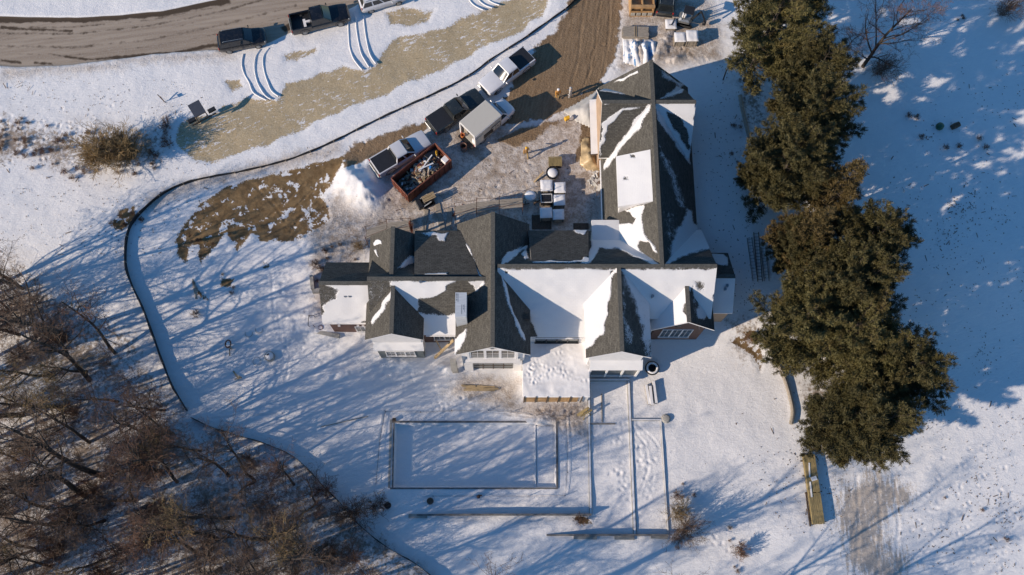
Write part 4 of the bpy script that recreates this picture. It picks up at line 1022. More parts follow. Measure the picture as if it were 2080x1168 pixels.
# ---- snow covered pipes at the road edge
for lab, G3 in (('near the black sport utility car', [[(494, 110), (491, 130), (496, 150), (506, 168), (514, 188), (528, 198), (542, 205)], [(528, 101), (519, 116), (517, 140), (522, 165), (530, 182), (540, 196), (551, 203)], [(546, 98), (536, 112), (534, 128), (538, 150), (544, 168), (552, 186), (566, 197)]]),
               ('below the black pickup', [[(707, 45), (708, 70), (710, 95), (717, 118), (727, 133), (736, 143)], [(722, 34), (724, 60), (728, 85), (734, 110), (742, 125), (750, 138)], [(738, 32), (741, 60), (745, 85), (750, 107), (756, 120), (764, 131)]]),
               ('at the top edge beside the straw strip', [[(948, -12), (956, 4), (968, 15), (982, 22)], [(966, -12), (974, 2), (986, 12), (1000, 18)], [(984, -12), (992, 0), (1004, 8), (1014, 12)]])):
    for k, px in enumerate(G3):
        pts = along([G(*p) for p in smooth_px(px)], .25); n = len(pts)
        mb = MB(); m2 = MB()
        P = [Vector((p.x, p.y, gz(p.x, p.y) + .0 + .11 * sstep(.35, .85, i / n))) for i, p in enumerate(pts)]
        which = ['left', 'middle', 'right'][k]
        o = mb.tube(P, .06, 8).build('drain_pipe', MT['black'], angle=60)
        tag(o, f'{which} of three snow topped drain pipes {lab}', 'drain pipe', 'drain pipes laid from the road edge')
        cp = MB(); nn = len(P)
        for i, p in enumerate(P):
            q = P[min(i + 1, nn - 1)] - P[max(i - 1, 0)]; s = Vector((-q.y, q.x, 0)).normalized()
            for f, dz in ((1.8, -.09), (.9, .04), (.2, .08), (-.4, .075), (-.8, .01)): cp.v.append(tuple(p + s * .085 * f + Vector((0, 0, dz))))
        for i in range(nn - 1):
            for j in range(4): cp.f.append((5 * i + j + 1, 5 * i + j, 5 * i + 5 + j, 5 * i + 6 + j)); cp.m.append(0)
        cp.build('snow_cover', MT['snow'], o, smooth=True)
# ---- solar sign, leaning post
t = at('solar_sign', 'gray tilted solar panel on posts with two dark boxes at straw edge', 'solar panel', 414, 243, R(32))
MB().box((0, .28, 1.75), (1.15, .09, 1.25), M=Matrix.Rotation(R(-48), 3, 'X')).build('panel', simple('solar_gray', (.10, .10, .115), .5, var=.06), t)
p = MB(); p.tube([(-.5, -.1, 0), (-.5, .1, 1.6)], .05); p.tube([(.5, -.1, 0), (.5, .1, 1.6)], .05); p.beam((-1.2, -.12, .2), (1.3, -.12, .2), .08, .12); p.beam((-.5, 0, 1.0), (.5, 0, 1.0), .05, .08); p.build('post', MT['dark_wood'], t)
for x in (-.98, 1.1): MB().box((x, .2, .5), (.75, .36, .3), bev=.03).build('battery_box', MT['black'], t)
t = at('sign_post', 'thin leaning rust brown post with small board in the snow', 'post', 334, 207)
p = MB(); p.tube([(0, 0, -.2), (-.05, .02, .97)], .04); p.beam((0, 0, .2), (-.45, .38, .75), .07, .09); p.build('stake', MT['rustpole'], t); MB().box((-.1, .1, .72), (.4, .04, .2), rz=2.4).build('board', MT['concrete'], t)
# ---- persons
SKIN = simple('skin', (.50, .33, .25), .6); HAIR = simple('dark_hair', (.03, .022, .018), .7)
def person(label, u, v, rz, jacket, trousers, hat, stride=.35, h=1.84, arm=.3, group='workers on site'):
    k = h / 1.76
    me = bpy.data.meshes.new('person')
    V = [(0, 0, .95), (0, 0, 1.12), (.02, 0, 1.32), (.02, 0, 1.47), (.03, 0, 1.56), (.05, 0, 1.66), (.04, 0, 1.75)]; rr_ = [.155, .15, .175, .12, .065, .10, .085]
    E_ = [(0, 1), (1, 2), (2, 3), (3, 4), (4, 5), (5, 6)]
    for s in (1, -1):
        f = s * stride
        b = len(V); V += [(0, s * .10, .88), (f * .45, s * .11, .50), (f * .75 - .04, s * .11, .10), (f * .75 + .14, s * .12, .05)]; rr_ += [.10, .075, .055, .045]
        E_ += [(0, b), (b, b + 1), (b + 1, b + 2), (b + 2, b + 3)]
        b = len(V); g = -f * .8 + arm * .3
        V += [(.02, s * .21, 1.42), (g * .35, s * .27, 1.14), (g * .9 + .08, s * .25, .92), (g * 1.0 + .12, s * .245, .84)]; rr_ += [.07, .055, .04, .042]
        E_ += [(3, b), (b, b + 1), (b + 1, b + 2), (b + 2, b + 3)]
        hb = b + 3
        for q, (dy, L) in enumerate(((-.03, .075), (-.01, .09), (.012, .085), (.032, .065))):
            c = len(V); V += [(V[hb][0] + .02, V[hb][1] + dy * .9, V[hb][2] - L * .5), (V[hb][0] + .035, V[hb][1] + dy, V[hb][2] - L)]; rr_ += [.011, .009]; E_ += [(hb, c), (c, c + 1)]
        c = len(V); V += [(V[hb][0] + .045, V[hb][1] - s * .02, V[hb][2] - .01), (V[hb][0] + .06, V[hb][1] - s * .025, V[hb][2] - .05)]; rr_ += [.013, .010]; E_ += [(hb, c), (c, c + 1)]
    me.from_pydata([(x * k, y * k, z * k) for x, y, z in V], E_, [])
    o = bpy.data.objects.new('tmp_body', me); C.objects.link(o)
    o.modifiers.new('skin', 'SKIN'); sb = o.modifiers.new('sub', 'SUBSURF'); sb.levels = 2; sb.render_levels = 2
    for i, sv in enumerate(me.skin_vertices[0].data): sv.radius = (rr_[i] * k, rr_[i] * k); sv.use_root = (i == 0)
    bpy.context.view_layer.update()
    dg = bpy.context.evaluated_depsgraph_get()
    bm = bpy.data.meshes.new_from_object(o.evaluated_get(dg)); bpy.data.objects.remove(o)
    bm.name = 'person'
    for m in (jacket, trousers, SKIN, MT['black']): bm.materials.append(m)
    for p in bm.polygons:
        z = p.center.z / k; yy = abs(p.center.y / k)
        p.material_index = 3 if z < .12 else (2 if (yy > .19 and z < .87) else (1 if z < .92 and yy < .22 else (0 if z < 1.53 else 2))); p.use_smooth = True
    b = bpy.data.objects.new('person', bm); C.objects.link(b)
    b.location = G(u, v); b.rotation_euler = (0, 0, rz); tag(b, label, 'person', group)
    MB().lathe([(.115 * k, 1.66 * k), (.125 * k, 1.70 * k), (.11 * k, 1.77 * k), (.06 * k, 1.81 * k), (.01, 1.82 * k)], 14, (.045 * k, 0, 0)).build('hat', hat, b, smooth=True)
    fc = MB(); hx = .05 * k
    fc.box((hx + .10 * k, 0, 1.655 * k), (.035 * k, .03 * k, .045 * k)); fc.build('nose', SKIN, b)
    ey = MB()
    for s in (1, -1): ey.box((hx + .093 * k, s * .035 * k, 1.68 * k), (.012, .02, .012))
    ey.box((hx + .092 * k, 0, 1.61 * k), (.012, .045, .01)); ey.build('face_features', HAIR, b)
    ea = MB()
    for s in (1, -1): ea.box((hx - .01, s * .10 * k, 1.655 * k), (.035, .025, .06), bev=.01)
    ea.build('ear', SKIN, b)
    return b
TANJ = simple('tan_jacket', (.36, .20, .07), .8); BRNJ = simple('brown_trousers', (.34, .24, .10), .85); GRYJ = simple('gray_hoodie', (.45, .44, .42), .85); DKT = simple('dark_trousers', (.05, .05, .055), .85); ORJ = simple('orange_jacket', (.50, .24, .05), .75)
person('person in tan work jacket walking alone across trampled snow yard', 1068.5, 318, R(100), TANJ, BRNJ, MT['yellow'], .38)
person('person in orange tan jacket standing on mud at shadow edge', 1131.5, 200, R(-60), ORJ, BRNJ, MT['white_trim'], .12)
person('person in pale gray hoodie standing on mud beside the tarp', 1157.5, 198, R(160), GRYJ, GRYJ, GRYJ, .1)
# ---- barrel, bucket, mixer
t = at('trash_barrel', 'rust brown open barrel behind the box truck', 'barrel', 942, 304)
MB().lathe([(.30, 0), (.31, .3), (.30, .31), (.31, .6), (.30, .9), (.27, .9), (.26, .12)], 20).build('drum', simple('barrel_paint', (.22, .15, .12), .6, var=.3), t, angle=40)
h = MB(); h.tube([(.30 * math.cos(a * .314), .30 * math.sin(a * .314), .9) for a in range(20)], .02, 5, closed=True); h.build('rim', MT['rust'], t)
t = at('cutting_machine', 'small yellow and white cutting machine beside the gray tarp', 'cutting machine', 1154, 244, .4)
MB().box((-.1, .05, .35), (.55, .35, .45), bev=.06).build('motor', MT['yellow'], t); MB().lathe([(.22, -.04), (.22, .04)], 18, (.25, -.1, .4), Matrix.Rotation(R(70), 3, 'X')).build('guard', MT['white_trim'], t)
l = MB(); [l.beam((x, y, 0), (x * .6, y * .6, .2), .04, .04) for x in (-.3, .3) for y in (-.2, .2)]; l.build('leg', MT['black'], t)
# ---- draped tarp beside the porch
def drape(name, label, cat, px, hfun, mat, seed, res=.14, amp=.12, group=None):
    w = np.array([(G(*p).x, G(*p).y) for p in px]); lo, hi = w.min(0), w.max(0)
    xs = np.arange(lo[0], hi[0] + res, res); ys = np.arange(lo[1], hi[1] + res, res); X, Y = np.meshgrid(xs, ys)
    d = sdf(X, Y, [tuple(p) for p in w]); s = sstep(0, .9, d)
    Z = gbase(X, Y) + .04 + hfun(X, Y, lo, hi) * s + ((vnoise(X * 1.2 + Y * .8, Y - X * .6, .55, seed) - .5) * amp + (vnoise(X, Y, .25, seed + 1) - .5) * amp * .4) * (.35 + s)
    keep = d > -res * .6
    mb = MB(); idx = -np.ones(X.shape, int)
    for j in range(X.shape[0]):
        for i in range(X.shape[1]):
            if keep[j, i]: idx[j, i] = len(mb.v); mb.v.append((X[j, i], Y[j, i], Z[j, i]))
    for j in range(X.shape[0] - 1):
        for i in range(X.shape[1] - 1):
            q = (idx[j, i], idx[j, i + 1], idx[j + 1, i + 1], idx[j + 1, i])
            if min(q) >= 0: mb.f.append(tuple(int(a) for a in q)); mb.m.append(0)
    o = mb.build(name, mat, smooth=True)
    sd = o.modifiers.new('thick', 'SOLIDIFY'); sd.thickness = .03; sd.offset = 1
    return tag(o, label, cat, group)
drape('tarpaulin', 'large wrinkled pale gray tarp draped over a pile by the porch', 'tarp', [(1143, 226), (1168, 212), (1205, 190), (1218, 178), (1212, 240), (1205, 262), (1180, 252), (1158, 240)], lambda X, Y, lo, hi: .25 + .55 * (X - lo[0]) / (hi[0] - lo[0]), MT['tarp'], 50)
drape('plastic_sheet', 'crumpled amber plastic sheeting heaped beside the porch wall', 'plastic sheet', [(1182, 282), (1196, 280), (1212, 312), (1218, 325), (1222, 352), (1190, 345), (1178, 335)], lambda X, Y, lo, hi: .35 + 0 * X, MT['poly'], 55, amp=.35)
def bluetarp_mat():
    m, nt, b = newmat('snowy_blue_tarp'); N = NT(nt)
    p = N.pos((1.6, .35, 1)); f = N.ramp(N.math('ADD', N.noise(p, 1.2, 5, .6), N.math('MULTIPLY', N.noise(N.pos(), 5, 4), .25)), .66, .72)
    nt.links.new(N.mix(f, SNOW, (.07, .24, .48)), b.inputs['Base Color']); b.inputs['Roughness'].default_value = .5
    return m
drape('blue_tarpaulin', 'snow dusted blue tarp in ridges behind the north gable', 'tarp', [(1264, 76), (1340, 82), (1338, 128), (1310, 140), (1268, 128)], lambda X, Y, lo, hi: .08 + .45 * np.sin((X - lo[0]) * 3.4 + (Y - lo[1]) * .35) ** 2, bluetarp_mat(), 60, amp=.25)
# ---- pallets in the yard
def pallet(mb, w, d, z=0):
    for i in range(7): mb.box((0, -d / 2 + d * (i + .5) / 7, z + .13), (w, d / 9, .022))
    for x in (-w / 2 + .05, 0, w / 2 - .05): mb.box((x, 0, z + .065), (.09, d, .09))
def load(u, v, w, d, h, label, kind='snow', rz=.03):
    t = at('stone_pallet', label, 'pallet load', u, v, rz, 'pallet loads in the snowy yard')
    mb = MB(); pallet(mb, w, d); mb.build('pallet', MT['gray_wood'], t)
    m = MB(); nz = max(2, int(h / .22)); rr = random.Random(int(u))
    for k in range(nz):
        for i in range(3):
            for j in range(3):
                m.box((-w / 3 + i * w / 3 + rr.uniform(-.015, .015), -d / 3 + j * d / 3 + rr.uniform(-.015, .015), .15 + h * (k + .5) / nz), (w / 3 - .03, d / 3 - .03, h / nz - .02))
    m.build('load', MT['gray_wood'] if kind != 'dark' else MT['black'], t)
    if kind == 'snow':
        c = MB(); N_ = 9; g = []
        for j in range(N_):
            for i in range(N_):
                x = (-.5 + i / (N_ - 1)) * (w + .06); y = (-.5 + j / (N_ - 1)) * (d + .06); e = min(i, j, N_ - 1 - i, N_ - 1 - j)
                g.append((x, y, .15 + h + (.02 if e == 0 else .10 + rr.uniform(-.03, .03))))
        c.add(g, [(j * N_ + i, j * N_ + i + 1, (j + 1) * N_ + i + 1, (j + 1) * N_ + i) for j in range(N_ - 1) for i in range(N_ - 1)])
        for a in range(2):
            pass
        c.build('snow_cover', MT['snow'], t, smooth=True)
        s = MB()
        for x in (-.4 * w, .4 * w): s.box((x, 0, .15 + h * .5), (.03, d + .02, h))
        s.build('strap', MT['black'], t)
    return t
load(1109, 386, 1.05, 1.05, .9, 'snow topped pallet of stone, upper left of the yard cluster')
load(1136, 389, 1.0, 1.0, .75, 'snow topped pallet of stone with pale wrapping, upper right of cluster')
load(1135, 414, 1.0, 1.0, .75, 'half sunlit snowy pallet below the wrapped stone pallet')
load(1108, 441, 1.05, .95, .9, 'shaded snowy pallet at lower left of the yard cluster')
load(1133, 443, 1.0, .95, .75, 'shaded snowy pallet at lower right of the yard cluster')
t = load(1109, 411, 1.05, .8, .8, 'open topped pallet showing dark slats, left column of cluster', 'dark')
fr = MB(); [fr.beam(a, b, .05, .06) for a, b in (((-.5, -.4, .98), (.5, -.4, .98)), ((-.5, .4, .98), (.5, .4, .98)), ((-.5, -.4, .98), (-.5, .4, .98)), ((.5, -.4, .98), (.5, .4, .98)))]; fr.build('frame', MT['white_trim'], t)
t = at('wood_pallet', 'bare yellowish wooden pallet standing above the stone pallets', 'pallet', 1127, 333, .02)
mb = MB()
for i in range(8): mb.box((0, -.42 + i * .12, .62), (1.25, .085, .03))
for x in (-.55, 0, .55): mb.box((x, 0, .53), (.07, .95, .12))
mb.build('deck', MT['yellow_wood'], t); b = MB(); b.box((0, 0, .25), (1.15, .85, .45)); b.build('block_stack', MT['dark_wood'], t)
t = at('rubble_skip', 'black tub filled with snow between bare pallet and stone pallets', 'tub', 1122, 355)
b = MB(); b.lathe([(.5, 0), (.62, .55), (.58, .55), (.48, .1)], 16); b.build('tub', MT['black'], t); MB().lathe([(.56, .38), (.4, .56), (.1, .62)], 14).build('snow_cover', MT['snow'], t, smooth=True)
t = at('saw_bench', 'cluttered snowy work bench beside the stone pallets', 'work bench', 1078, 408, .1)
b = MB(); b.box((0, .1, .85), (1.3, .9, .06)); b.build('bench_top', MT['gray_wood'], t)
for x in (-.55, .55):
    for y in (-.25, .45): MB().beam((x, y, 0), (x * .92, y * .9, .85), .08, .08).build('leg', MT['dark_wood'], t)
s = MB(); s.lathe([(.55, .86), (.45, .98), (.2, 1.02)], 14, (-.05, .15, 0)); s.build('snow_cover', MT['snow'], t, smooth=True)
s = MB(); s.beam((.2, -.4, .3), (.9, -.3, .75), .08, .1); s.beam((.3, -.5, .2), (.5, .1, .8), .1, .06); s.beam((-.9, -.3, .05), (-.2, -.45, .5), .1, .05); s.build('offcut', MT['dark_wood'], t)
t = at('brass_plank', 'thin tan plank leaning against the upper left stone pallet', 'plank', 1094, 362, .75); MB().beam((-.6, 0, .05), (.6, 0, .45), .16, .05).build('board', MT['wood'], t)
t = at('rubbish_pile', 'pale crumpled rubbish heap against the north wing', 'rubbish heap', 1207, 372)
rr = random.Random(4); b = MB()
for i in range(26): b.box((rr.gauss(0, .4), rr.gauss(0, .9), rr.uniform(.1, .4)), (rr.uniform(.2, .7), rr.uniform(.1, .5), rr.uniform(.05, .2)), M=Matrix.Rotation(rr.uniform(0, 6), 3, 'Z') @ Matrix.Rotation(rr.uniform(-.5, .5), 3, 'X'))
o = b.build('scrap', MT['tarp'], t); o['kind'] = 'stuff'
# ---- compact loader by the dumpster
t = at('compact_loader', 'small black tracked loader with bundled boards beside the dumpster', 'loader', 868, 412, R(28))
for s in (1, -1): MB().box((.05, s * .38, .2), (1.2, .22, .4), bev=.12).build('track', MT['rubber'], t)
MB().box((.15, 0, .62), (1.05, .62, .55), bev=.08).build('body', MT['black'], t); MB().box((-.75, 0, .42), (.5, .9, .5), bev=.05).build('bucket', MT['black'], t)
a = MB(); [a.beam((.3, s * .42, .85), (-.65, s * .42, .45), .08, .12) for s in (1, -1)]; a.build('arm', MT['steel'], t)
b = MB(); [b.box((.25, -.2 + i * .13, .96 + (i % 2) * .04), (1.2, .1, .05)) for i in range(5)]; b.build('board_bundle', MT['wood'], t)
# ---- scaffolds along the north front
def scaffold(label, px, h=2.0, nlev=1, deck_w=.9):
    P = [W(p[0], p[1], NORTH + h) for p in px]
    for q in P: q.z = gz(q.x, q.y)
    c = P[0].copy()
    t = thing('scaffold', label, 'scaffold', c, 0, 'scaffolds along the north front')
    pm = MB(); bm = MB(); mats = []
    loc = [p - c for p in P]
    for p in loc:
        for dy in (0, deck_w):
            MB().tube([(p.x, p.y - dy, -.1), (p.x, p.y - dy, h + .9)], .028, 6).build('pole', MT['rustpole'], t)
        for z in (h * .33, h * .66, h): bm.tube([(p.x, p.y, z), (p.x, p.y - deck_w, z)], .02, 5)
    for a, b in zip(loc[:-1], loc[1:]):
        bm.tube([(a.x, a.y, h + .85), (b.x, b.y, h + .45)], .018, 5); bm.tube([(a.x, a.y, .3), (b.x, b.y, h)], .018, 5); bm.tube([(a.x, a.y - deck_w, h + .5), (b.x, b.y - deck_w, h + .85)], .018, 5)
        dk = MB(); m = (a + b) / 2; L = (b - a).length; ang = math.atan2((b - a).y, (b - a).x)
        for i in range(4): dk.box((m.x, m.y - deck_w * (i + .5) / 4, h + .04), (L * .97, deck_w / 4 - .02, .05), rz=ang)
        dk.build('plank_deck', MT['gray_wood'], t)
    bm.build('brace', MT['rustpole'], t)
    return t
scaffold('rusty pole scaffold with gray plank decks above the north west gable', [(744, 467), (786, 453), (834, 447)], 1.9)
scaffold('rusty pole scaffold with plank decks above the tall north gable', [(924, 420), (968, 411), (1014, 406), (1062, 402)], 1.8)
t = at('standing_pole_bundle', 'bundle of rusty scaffold poles standing against the north west gable', 'pole bundle', 842, 480)
b = MB(); rr = random.Random(8)
for i in range(7): b.tube([(rr.uniform(-.2, .2), rr.uniform(-.1, .1), 0), (rr.uniform(-.25, .1), rr.uniform(-.1, .2), 3.4)], .03, 5)
b.build('pole', MT['rust'], t)
# boards lying between the scaffolds
for i, (u, v, L, w, rz, lab) in enumerate(((895, 446, 3.2, .5, R(-78), 'gray board lying in snow between the two scaffolds, left one'), (912, 452, 2.8, .45, R(88), 'shaded gray board lying in snow left of the tall north gable'), (862, 462, 3.5, .35, R(84), 'long gray board lying upright to the north west dormer'), (1100, 452, 1.8, 1.4, 0, 'dark shaded panel lying in snow by the tall north gable'), (1180, 460, 1.4, .6, 0, 'dark box panel in shade beside the entry tower'), (930, 428, 1.5, .18, R(50), 'rusty bar lying above the scaffold left of tall gable'))):
    o = MB().box((0, 0, .06), (L, w, .07), bev=.02).build('loose_board', MT['rust'] if 'rusty' in lab else (MT['dark_wood'] if 'dark' in lab else MT['gray_wood'])); o.location = G(u, v); o.rotation_euler = (0, 0, rz); tag(o, lab, 'board')
# ---- top of the plot: crate, lumber, pallets, digger, car
t = at('timber_crate', 'orange brown timber crate rack with four pale cubes in front', 'crate', 1301, 20, 0)
f = MB()
for x in (-1.1, 0, 1.1): f.box((x, .4, .75), (.1, 2.2, 1.5))
for z in (.08, .75, 1.45): f.box((0, -.72, z), (2.3, .12, .14)); f.box((0, 1.5, z), (2.3, .12, .14))
f.box((0, -.6, 1.5), (2.35, .3, .08)); f.box((0, .4, 1.0), (2.1, 2.0, .05)); f.build('frame', MT['ply'], t)
for i in range(4): MB().box((-.83 + i * .555, -.68, .42), (.42, .3, .42), bev=.02).build('block', MT['concrete'], t)
t = at('lumber_stack', 'strapped stack of gray brown boards behind the north gable', 'lumber stack', 1290, 70, -.03)
b = MB()
for k in range(5):
    for i in range(7): b.box((random.Random(k * 9 + i).uniform(-.08, .08), -.5 + i * .165, .12 + k * .09), (2.5, .155, .08))
b.build('board', MT['gray_wood'], t); s = MB(); [s.box((x, 0, .56), (.05, 1.2, .02)) for x in (-.1, .05)]; s.build('strap', MT['wood'], t)
for u, v, w, d, h, lab in ((1378, 86, 1.05, 1.0, .75, 'pale snow capped pallet box, left of two near the trees'), (1402, 85, 1.1, 1.15, .9, 'taller pale pallet box, right of two near the trees'), (1361, 55, 1.05, 1.0, .35, 'low snow capped pallet with a black bar on top')):
    load(u, v, w, d, h, lab, 'snow', 0)
b = MB(); b.tube([(-.2, -.35, .62), (.15, .3, .66), (.2, .45, .6)], .05); b.tube([(-.4, -.3, .6), (.0, -.35, .62)], .04); o = b.build('black_bar', MT['black']); o.location = G(1365, 52); tag(o, 'bent black bar lying on the low snowy pallet', 'bar')
t = at('mini_digger', 'small gray mini digger with bent black arm near the trees', 'mini digger', 1391, 46, R(-15))
for s in (1, -1): MB().box((0, s * .5, .22), (1.5, .28, .42), bev=.14).build('track', MT['rubber'], t)
MB().box((-.1, 0, .75), (1.25, 1.1, .6), bev=.15).build('body', MT['steel'], t)
c_ = MB(); [c_.beam((x, y, 1.0), (x * .9, y * .9, 2.1), .06, .06) for x in (-.35, .45) for y in (-.42, .42)]; c_.box((.05, 0, 2.13), (1.0, .95, .07), bev=.03); c_.build('canopy', MT['black'], t)
MB().box((-.25, 0, 1.2), (.4, .45, .4), bev=.06).build('seat', MT['white_trim'], t)
a = MB(); a.tube([(.6, 0, .9), (1.2, .25, 2.0)], .10, 6); a.tube([(1.2, .25, 2.0), (1.75, .1, 1.0)], .08, 6); a.build('arm', MT['black'], t); MB().box((1.8, .05, .6), (.35, .4, .5), bev=.08).build('bucket', MT['black'], t)
suv('dark gray car in shade at the top picture edge beside the crate', PG, (1351, 22), (1357, -46), .8, group='vehicles at the top of the plot')
# ---- septic field items
t = at('well_post', 'gray timber post with rusty box and tangled wire in the snow', 'post', 470, 709)
b = MB(); b.tube([(0, 0, -.2), (.05, .1, 1.3)], .08, 7); b.beam((-.35, .7, .0), (.0, 0, .55), .1, .1); b.beam((-.1, -.6, .02), (.0, .1, .6), .09, .09); b.build('stake', MT['gray_wood'], t)
w = MB(); w.tube([(.3 * math.cos(a * .5) * .8, .2 + .34 * math.sin(a * .5), 1.15 + .05 * math.sin(a * 1.7)) for a in range(26)], .06, 5); w.build('wire_coil', MT['rustpole'], t); MB().box((.05, .12, 1.25), (.3, .3, .22), bev=.04).build('meter_box', MT['white_trim'], t)
t = at('marker_post', 'short timber post with open board frame below the wire post', 'post', 486, 768, .2)
b = MB(); b.tube([(.15, 0, -.2), (.17, 0, .75)], .06, 6); b.beam((-.45, .75, .02), (0, -.15, .25), .14, .04); b.beam((-.4, -.05, .05), (.25, .0, .2), .05, .1); b.build('frame', MT['wood'], t)
t = at('tank_cover', 'round gray tank cover capped with a cone of snow', 'tank cover', 549, 725)
MB().lathe([(.45, 0), (.45, .34), (.42, .38), (.38, .38)], 24).build('collar', MT['concrete'], t, angle=40); MB().lathe([(.41, .33), (.3, .44), (.14, .52), (.02, .56)], 20).build('snow_cover', MT['snow'], t, smooth=True); MB().box((-.1, .1, .55), (.28, .12, .1), rz=.5, bev=.03).build('handle', MT['dark_wood'], t)
for u, v, lab in ((505.5, 677.5, 'faint flush ring in the snow, left of a pair'), (526.5, 669.5, 'faint flush ring in the snow, right of a pair'), (522, 734, 'faint buried ring beside the round tank cover')):
    p = G(u, v); b = MB(); r_ = .33 if v < 700 else .36
    b.tube([(r_ * math.cos(k * .2618), r_ * math.sin(k * .2618), .03) for k in range(24)], .025 if v < 700 else .018, 5, closed=True); o = b.build('manhole_ring', MT['concrete']); o.location = p; tag(o, lab, 'manhole ring', 'manhole rings in the snow')
t = at('leaning_log', 'short gray log lying in the snow near brown tufts', 'log', 397, 590, 0)
b = MB(); b.tube([(-.28, 1.05, .15), (.0, .1, .17), (.22, -.85, .14)], [.13, .14, .11], 9); b.build('trunk', MT['gray_wood'], t)
# small things lying by the pool
for u, v, lab, mt in ((874, 1018, 'dark round stump in snow south of the pool', 'dark_wood'), (788, 1027, 'dark tyre shaped lump at the shrub beside the pool', 'rubber')):
    b = MB(); b.lathe([(.26, 0), (.3, .15), (.26, .34), (.12, .36)], 14); o = b.build('stump' if 'stump' in lab else 'tyre', MT[mt], angle=40); o.location = G(u, v); tag(o, lab, 'stump' if 'stump' in lab else 'tyre')
b = MB(); b.lathe([(.1, 0), (.16, .12), (.05, .3)], 10); b.box((.15, .1, .2), (.3, .1, .12)); o = b.build('pump', MT['rustpole']); o.location = G(972, 1009); tag(o, 'small rusty pump fitting south of the pool middle', 'pump')
# ---- yard front: planks, ladder, logs, ring
t = at('plank_stack', 'tan planks lying on snow before the tall white gable', 'plank stack', 976, 789, -.02)
b = MB()
for i, (x, y, L, z) in enumerate(((-.2, .18, 3.0, .06), (.05, .02, 2.7, .07), (-.1, -.15, 2.8, .06), (-1.0, .15, 1.1, .13), (.9, -.05, 1.4, .14))): b.box((x, y, z), (L, .17, .05), rz=.02 * i - .03)
b.build('plank', MT['wood'], t)
t = at('wood_trestle', 'yellow timber trestle beside the terrace steps', 'trestle', 1189, 842, R(30))
b = MB(); [b.beam((x, y, 0), (x * .5, y * .3, .7), .08, .05) for x in (-.4, .4) for y in (-.3, .3)]; b.beam((-.6, 0, .72), (.6, 0, .72), .16, .07); b.beam((-.7, .25, .3), (.5, .3, .62), .24, .05); b.build('frame', MT['yellow_wood'], t)
def snowlog(mb, a, b_, r):
    mb.tube([a, b_], r, 9)
for k, (a, b_, lab) in enumerate((((1311, 783), (1318, 822), 'left snowy timber of three lying right of the retaining wall'), ((1319, 786), (1323, 824), 'middle snowy timber of three lying right of the retaining wall'), ((1326, 776), (1332, 820), 'right snowy timber of three lying right of the retaining wall'))):
    pa, pb = G(*a), G(*b_); m = (pa + pb) / 2; t = thing('timber_beam', lab, 'timber', m, 0, 'snowy timbers by the wall')
    h = .22 if k != 1 else .3
    MB().beam(pa - m + Vector((0, 0, h)), pb - m + Vector((0, 0, h)), .24, .24).build('beam', MT['gray_wood'], t)
    MB().beam(pa - m + Vector((0, 0, h + .15)), pb - m + Vector((0, 0, h + .15)), .23, .1).build('snow_cover', MT['snow'], t)
p = G(1323, 750); t = thing('tyre_ring', 'large dark ring capped with snow beside the east porch corner', 'tyre', p)
b = MB(); b.tube([(.47 * math.cos(a * .2244), .47 * math.sin(a * .2244), .45) for a in range(28)], .18, 10, closed=True); b.build('tyre', MT['rubber'], t, smooth=True)
b = MB(); b.tube([(.45 * math.cos(a * .2244), .45 * math.sin(a * .2244), .58) for a in range(28)], .10, 8, closed=True); b.build('snow_cover', MT['snow'], t, smooth=True); MB().lathe([(.42, .1), (.42, .3), (.1, .34)], 16).build('base', MT['rubber'], t)
# ---- pool and retaining walls
def wall_run(mb, a, b_, w, z0, z1, z1b=None, drop=.5):
    pa, pb = G(*a), G(*b_); d = (pb - pa); d.z = 0; n = Vector((-d.y, d.x, 0)).normalized() * w / 2
    A, B = Vector((pa.x, pa.y, pa.z)), Vector((pb.x, pb.y, pb.z)); z1b = z1 if z1b is None else z1b
    vs = []
    for q, zt in ((A, z1), (B, z1b)):
        for s in (-1, 1): vs += [tuple(q + n * s + Vector((0, 0, z0))), tuple(q + n * s + Vector((0, 0, zt)))]
    mb.add(vs, [(0, 1, 3, 2), (4, 6, 7, 5), (0, 4, 5, 1), (2, 3, 7, 6), (1, 5, 7, 3), (0, 2, 6, 4)])
t = thing('swimming_pool', 'rectangular empty swimming pool shell filled with snow', 'pool')
b = MB(); wall_run(b, (797, 857), (1131, 857), .16, -.8, .06); wall_run(b, (1131, 858), (1132, 992), .18, -.8, .06); wall_run(b, (1133, 992), (792, 992), .14, -.8, .03); b.build('rim', MT['darkconc'], t)
b = MB(); wall_run(b, (800.5, 854), (797, 992), .12, -.8, .05); b.build('end_wall', MT['darkconc'], t)
b = MB(); wall_run(b, (794.5, 852), (790.5, 991), .2, -.2, .03); b.build('gravel_edge', MT['concrete'], t)
b = MB(); wall_run(b, (1088, 862), (1088, 986), .06, -.6, -.36); b.build('bench_edge', MT['snow'], t)
MB().box(G(801, 853) + Vector((0, 0, .15)), (.28, .28, .35)).build('corner_post', MT['dark_wood'], t)
def walls(label, runs, mat='concrete'):
    t = thing('retaining_wall', label, 'retaining wall', (0, 0, 0), 0, 'retaining walls below the house')
    b = MB()
    for r in runs: wall_run(b, *r)
    b.build('wall', MT[mat], t)
    s = MB()
    for r in runs:
        if len(r) > 5 and r[5] is not None: continue
        a, e, w, z0, z1 = r[:5]; d = 1.0
        wall_run(s, a, e, w * .55, z1 - .02, z1 + .05)
    if s.v: s.build('snow_cover', MT['snow'], t)
    return t
walls('long low concrete wall running south beside the pool terrace', [((1196, 778), (1196.5, 860), .26, -.6, .07), ((1196.5, 861), (1200, 1046), .26, -.6, .08)])
walls('long concrete wall running south from the east porch, middle one', [((1276.5, 775), (1289.5, 1088), .30, -.6, .09), ((1197, 772), (1278, 772), .28, -.6, .2)])
